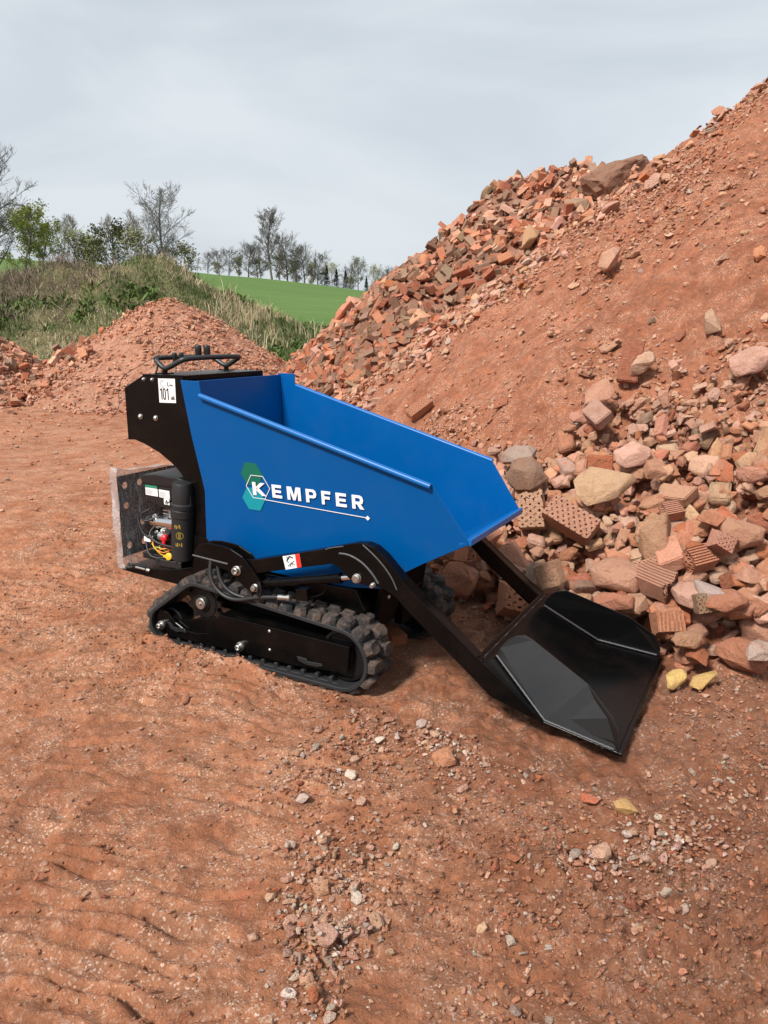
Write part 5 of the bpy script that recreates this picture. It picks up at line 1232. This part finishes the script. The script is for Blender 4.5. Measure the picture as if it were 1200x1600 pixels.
blades('tall_reeds', 130, lambda x, y: np.exp(-((x+4.4)/1.1)**2-((y-23.5)/1.6)**2)+.35*np.exp(-((x+2.0)/1.2)**2-((y-23)/1.2)**2), (-8, 1, 19, 27), 33, .4, 1.0, .009, STRAW, bank_z, 'tall pale reeds standing at the right end of the bank', 'reeds', .35, 7)
blades('yard_grass', 16000, lambda x, y: ss(16.2, 18.0, y+1.2*fbm(x*.7, y*.7, 2, 311)), (-16, 1, 15.5, 21), 34, .04, .13, .012, GRS, lambda x, y: ground_z(x, y)+.02, 'short green grass at the far edge of the yard', 'grass', .6)
blades('weeds', 450, lambda x, y: onb(x, y)*np.clip(fbm(x*.8, y*.8, 2, 321)-.1, 0, 1), (-16, 2, 18.5, 27), 35, .12, .45, .045, [(.11, .17, .045), (.14, .20, .06), (.08, .12, .035)], bank_z, 'clumps of leafy green weeds on the bank', 'weeds', .9, 16)
blades('bramble', 1500, lambda x, y: onb(x, y)*np.exp(-((x+12.5)/3.2)**2-((y-23.5)/2)**2), (-16, -6, 18.5, 27), 36, .3, .8, .007, [(.20, .15, .12), (.28, .21, .17), (.15, .11, .09)], bank_z, 'tangle of bare brown bramble stems on the left of the bank', 'brambles', .9, 4)

def tree_mesh(seed, H, trunk_r, spread, n1=11, n2=6, n3=5, n4=4, up=.45, first=.28, tip=.010, crown_shape=1.0):
    r = random.Random(seed); TR = MB(); CR = MB(); tips = []
    def seg(mb, p, q, r0, r1, n=5):
        d = (q-p).normalized(); u = d.orthogonal().normalized(); w_ = d.cross(u); vs = []
        for c, rr in ((p, r0), (q, r1)): vs += [c+(u*math.cos(2*math.pi*k/n)+w_*math.sin(2*math.pi*k/n))*rr for k in range(n)]
        mb.add(vs, [(k, (k+1) % n, n+(k+1) % n, n+k) for k in range(n)])
    def limb(mb, p, d, L_, r0, lev, nseg):
        pts = [p]; q = p; rr = r0
        for i in range(nseg):
            g_ = .05 if lev == 0 else .16; d = (d+Vector((r.gauss(0, g_), r.gauss(0, g_), r.gauss(0, .10)+up*.10*(lev > 0)))).normalized(); q2 = q+d*L_/nseg; r2 = max(tip, r0*(1-(i+1)/nseg*.72))
            seg(mb, q, q2, rr, r2, 7 if lev == 0 else (4 if lev == 1 else 3)); q = q2; rr = r2; pts.append(q)
        return pts, d
    tp_, td = limb(TR, Vector((0, 0, -.3)), Vector((0, 0, 1)), H*.93, trunk_r, 0, 9)
    for i in range(n1):
        t_ = first+(1-first)*(i+.6)/n1; k = min(8, int(t_*9)); p = tp_[k].lerp(tp_[k+1], t_*9-k)
        a = i*2.4+r.uniform(-.4, .4); prof = math.sin(math.pi*min(1, (t_-first)/(1.02-first)*.85+.15))**.7*crown_shape
        L1 = H*spread*prof*r.uniform(.75, 1.15)+H*.06; d = Vector((math.cos(a), math.sin(a), up+r.uniform(0, .5)+t_*.5)).normalized()
        p1, d1 = limb(TR, p, d, L1, trunk_r*.34*(1.15-t_)+tip, 1, 5)
        for j in range(n2):
            s_ = .25+.75*(j+.5)/n2; kk = min(4, int(s_*5)); q = p1[kk].lerp(p1[kk+1], s_*5-kk)
            d2 = (d1+Vector((r.gauss(0, .65), r.gauss(0, .65), r.gauss(.15, .35)))).normalized()
            p2, d2 = limb(CR, q, d2, L1*r.uniform(.32, .55), tip*2.0, 2, 3)
            for m in range(n3):
                s2 = .3+.7*(m+.5)/n3; kk = min(2, int(s2*3)); q2 = p2[kk].lerp(p2[kk+1], s2*3-kk)
                d3 = (d2+Vector((r.gauss(0, .6), r.gauss(0, .6), r.gauss(.15, .35)))).normalized(); p3, d3 = limb(CR, q2, d3, L1*r.uniform(.16, .28), tip*1.25, 3, 2)
                for w_ in range(n4):
                    q3 = p3[0].lerp(p3[2], r.uniform(.2, 1)); d4 = (d3+Vector((r.gauss(0, .7), r.gauss(0, .7), r.gauss(.1, .4)))).normalized()
                    q4 = q3+d4*L1*r.uniform(.07, .13); seg(CR, q3, q4, tip, tip*.5, 3); tips.append((q3, q4))
    return TR, CR, tips, r
def leaves(tips, r, size, per, cols, spreadf=.25):
    V = []; F = []; C = []; n = 0
    for a, b in tips:
        for k in range(per):
            c = a.lerp(b, r.random())+Vector((r.gauss(0, spreadf), r.gauss(0, spreadf), r.gauss(0, spreadf))); u = Vector((r.gauss(0, 1), r.gauss(0, 1), r.gauss(0, 1))).normalized(); w_ = u.orthogonal().normalized(); s_ = size*r.uniform(.6, 1.3)
            V += [c-u*s_, c+w_*s_*.7, c+u*s_, c-w_*s_*.7]; F.append((n, n+1, n+2, n+3)); n += 4; cc = cols[r.randrange(len(cols))]; f = r.uniform(.7, 1.25); C += [tuple(q*f for q in cc)]*4
    return np.array([tuple(v) for v in V]), np.array(F), np.array(C)
def tree_proto(name, seed, H, tr, spread, leaf=None, pale=False, **k):
    TR, CR, tips, r = tree_mesh(seed, H, tr, spread, **k); bm_ = M['bark_pale'] if pale else M['bark']
    t1 = TR.build('trunk', bm_); c1 = CR.build('crown', bm_); parts = [t1.data, c1.data]; bpy.data.objects.remove(t1); bpy.data.objects.remove(c1)
    if leaf:
        V, F, C = leaves(tips, r, *leaf); parts.append(np_mesh('foliage', V, F, C)); parts[-1].materials.append(M['blade'])
    return parts, H
PR = {'big': tree_proto('big', 1, 12, .26, .36, n1=20, n2=8, n3=6, n4=5, tip=.011, first=.2), 'tall': tree_proto('tall', 2, 13, .24, .26, n1=20, n2=8, n3=6, n4=5, tip=.015, up=.8, first=.18),
      'wispy': tree_proto('wispy', 3, 9, .10, .20, None, True, n1=16, n2=7, n3=5, n4=4, tip=.009, up=1.1, first=.15), 'wide': tree_proto('wide', 4, 9, .20, .42, n1=18, n2=8, n3=6, n4=5, tip=.012, first=.04),
      'leafy': tree_proto('leafy', 5, 9, .18, .36, (.11, 4, [(.34, .38, .06), (.42, .44, .10), (.26, .30, .06)], .22), n1=12, n2=6, n3=5, n4=3, tip=.012),
      'bush': tree_proto('bush', 6, 4.5, .08, .42, (.09, 3, [(.13, .16, .06), (.18, .20, .08), (.24, .20, .13)], .2), n1=10, n2=5, n3=4, n4=3, tip=.012, first=.05),
      'blossom': tree_proto('blossom', 7, 8, .16, .36, (.13, 2, [(.45, .47, .36), (.36, .40, .26), (.30, .30, .22)], .3), True, n1=12, n2=5, n3=4, n4=3, tip=.018)}
def conifer_parts(seed, H):
    r = random.Random(seed); TR = MB(); TR.ring((0, 0, -.3), (0, 0, H), H*.018, .02, 7); V = []; F = []; C = []; n = 0
    for i in range(1500):
        t_ = r.random()**.8; z = H*(.06+.94*t_); R_ = H*.27*(1-t_)*r.uniform(.35, 1.1)*(1+.25*math.sin(z*4.2))+.04; a = r.uniform(0, 2*math.pi)
        c = Vector((R_*math.cos(a), R_*math.sin(a), z-R_*.25)); o_ = Vector((math.cos(a), math.sin(a), -.35)).normalized(); s_ = Vector((-math.sin(a), math.cos(a), 0)); L_ = H*.035*r.uniform(.6, 1.4)
        V += [c-o_*L_, c+s_*L_*.45, c+o_*L_*1.2, c-s_*L_*.45]; F.append((n, n+1, n+2, n+3)); n += 4; f = r.uniform(.6, 1.3); C += [(.022*f, .045*f, .022*f)]*4
    t1 = TR.build('trunk', M['bark']); me = t1.data; bpy.data.objects.remove(t1); c1 = np_mesh('crown', np.array([tuple(v) for v in V]), np.array(F), np.array(C)); c1.materials.append(M['blade']); return [me, c1], H
PR['conifer'] = conifer_parts(8, 9)
def tree(kind, name, px, top, y, basez, label, cat, group, lean=0.):
    parts, H = PR[kind]
    x = (px-600)/1155*y*math.cos(PITCH)*(1+0)/1.0; x = (px-600)/1188*y*1.0
    ztop = CAM_H+y*(522-top)/1188; z0 = basez(np.array(x), np.array(y)) if callable(basez) else basez; z0 = float(z0)
    s_ = max(.2, (ztop-z0)/H); o = empty(name, (x, y, z0), random.uniform(0, 6.28)); o.scale = (s_*random.uniform(.9, 1.1), s_*random.uniform(.9, 1.1), s_); tag(o, label, cat, group)
    for me in parts:
        nm = me.name.split('.')[0]; p = bpy.data.objects.new(nm, me); COL.objects.link(p); p.parent = o
    return o
random.seed(77)
G1 = 'trees on the hill line'; bz = lambda x, y: np.maximum(1.0, field_z(x, y))
T_ = [('big', 'bare_tree', 2, 272, 52, 'large dark bare tree cut by the left edge of the photo', 'tree', G1), ('big', 'bare_tree', -32, 300, 50, 'dark bare branches at the far left edge behind the large tree', 'tree', G1),
      ('leafy', 'leafy_tree', 44, 342, 58, 'yellow green leafy tree beside the large dark tree', 'tree', G1), ('leafy', 'leafy_tree', 72, 362, 60, 'lower yellow green tree right of the leafy tree', 'tree', G1),
      ('wispy', 'bare_tree', 104, 347, 70, 'pale slender bare tree left of the row of bushes', 'tree', G1), ('wispy', 'bare_tree', 124, 350, 72, 'pale slender bare tree, right one of the pair near the leafy tree', 'tree', G1),
      ('bush', 'bush', 132, 372, 62, 'rounded green brown bush under the pale slender trees', 'bush', 'bushes behind the bank'), ('bush', 'bush', 160, 380, 60, 'low bush left of the middle of the bank', 'bush', 'bushes behind the bank'),
      ('wispy', 'bare_tree', 176, 346, 74, 'tall thin pale tree in the middle of the left row', 'tree', G1), ('bush', 'bush', 186, 362, 64, 'tallest green brown bush in the left row', 'bush', 'bushes behind the bank'),
      ('wispy', 'bare_tree', 200, 355, 72, 'thin pale tree left of the large round bare tree', 'tree', G1), ('wispy', 'bare_tree', 222, 344, 70, 'thin bare tree just left of the large round bare tree', 'tree', G1), ('bush', 'bush', 230, 372, 62, 'bush just left of the trunk of the large round bare tree', 'bush', 'bushes behind the bank'),
      ('big', 'bare_tree', 262, 320, 60, 'large round crowned bare tree above the small heap', 'tree', G1), ('bush', 'bush', 288, 392, 66, 'low bare bush right of the large round bare tree', 'bush', 'bushes behind the bank'),
      ('wide', 'bare_tree', 330, 402, 135, 'small distant bare tree left end of the field row', 'tree', G1), ('wide', 'bare_tree', 362, 398, 138, 'distant bare tree left of the tall field tree', 'tree', G1), ('wide', 'bare_tree', 392, 390, 140, 'broad distant bare tree beside the tall field tree', 'tree', G1),
      ('tall', 'bare_tree', 428, 341, 132, 'tallest bare tree on the crest of the green field', 'tree', G1), ('wide', 'bare_tree', 452, 378, 136, 'bare tree touching the right of the tallest field tree', 'tree', G1), ('wide', 'bare_tree', 478, 392, 142, 'bare tree right of the tallest field tree, second in the falling row', 'tree', G1),
      ('wide', 'bare_tree', 498, 404, 146, 'lower bare tree before the dark conifers', 'tree', G1), ('conifer', 'conifer', 512, 420, 150, 'dark conifer at the left of the conifer group', 'tree', G1), ('conifer', 'conifer', 527, 425, 150, 'dark conifer in the middle of the conifer group', 'tree', G1),
      ('blossom', 'blossoming_tree', 520, 420, 158, 'pale blossoming tree behind the conifers', 'tree', G1), ('conifer', 'conifer', 541, 427, 152, 'dark conifer at the right of the conifer group', 'tree', G1), ('blossom', 'blossoming_tree', 560, 414, 158, 'tallest pale blossoming tree right of the conifers', 'tree', G1),
      ('conifer', 'conifer', 573, 436, 154, 'lone dark conifer between the pale trees', 'tree', G1), ('blossom', 'blossoming_tree', 585, 424, 160, 'pale tree just left of the brick heap', 'tree', G1), ('wide', 'bare_tree', 602, 426, 160, 'greyish bare tree partly behind the brick heap', 'tree', G1)]
for i, (px, tp) in enumerate([(345, 416), (378, 408), (410, 412), (440, 405), (465, 412), (488, 418), (505, 430), (548, 436), (594, 440)]):
    T_.append(('bush', 'bush', px, tp, 140+(i*7) % 12, 'low bare bush on the crest of the field, %s of the nine there' % ['leftmost', 'second from left', 'third from left', 'fourth from left', 'middle one', 'fourth from right', 'third from right', 'second from right', 'rightmost'][i], 'bush', 'bushes along the field crest'))
for i, (px, tp) in enumerate([(314, 408), (347, 400), (376, 404), (406, 394), (440, 384), (466, 398), (490, 410), (548, 424)]):
    T_.append(('wide' if i % 2 else 'wispy', 'bare_tree', px, tp, 150+(i*5) % 14, 'thin distant bare tree behind the field row, %s from the left of eight' % ['first', 'second', 'third', 'fourth', 'fifth', 'sixth', 'seventh', 'eighth'][i], 'tree', G1))
for a in T_: tree(a[0], a[1], a[2], a[3], a[4], bz, *a[5:])
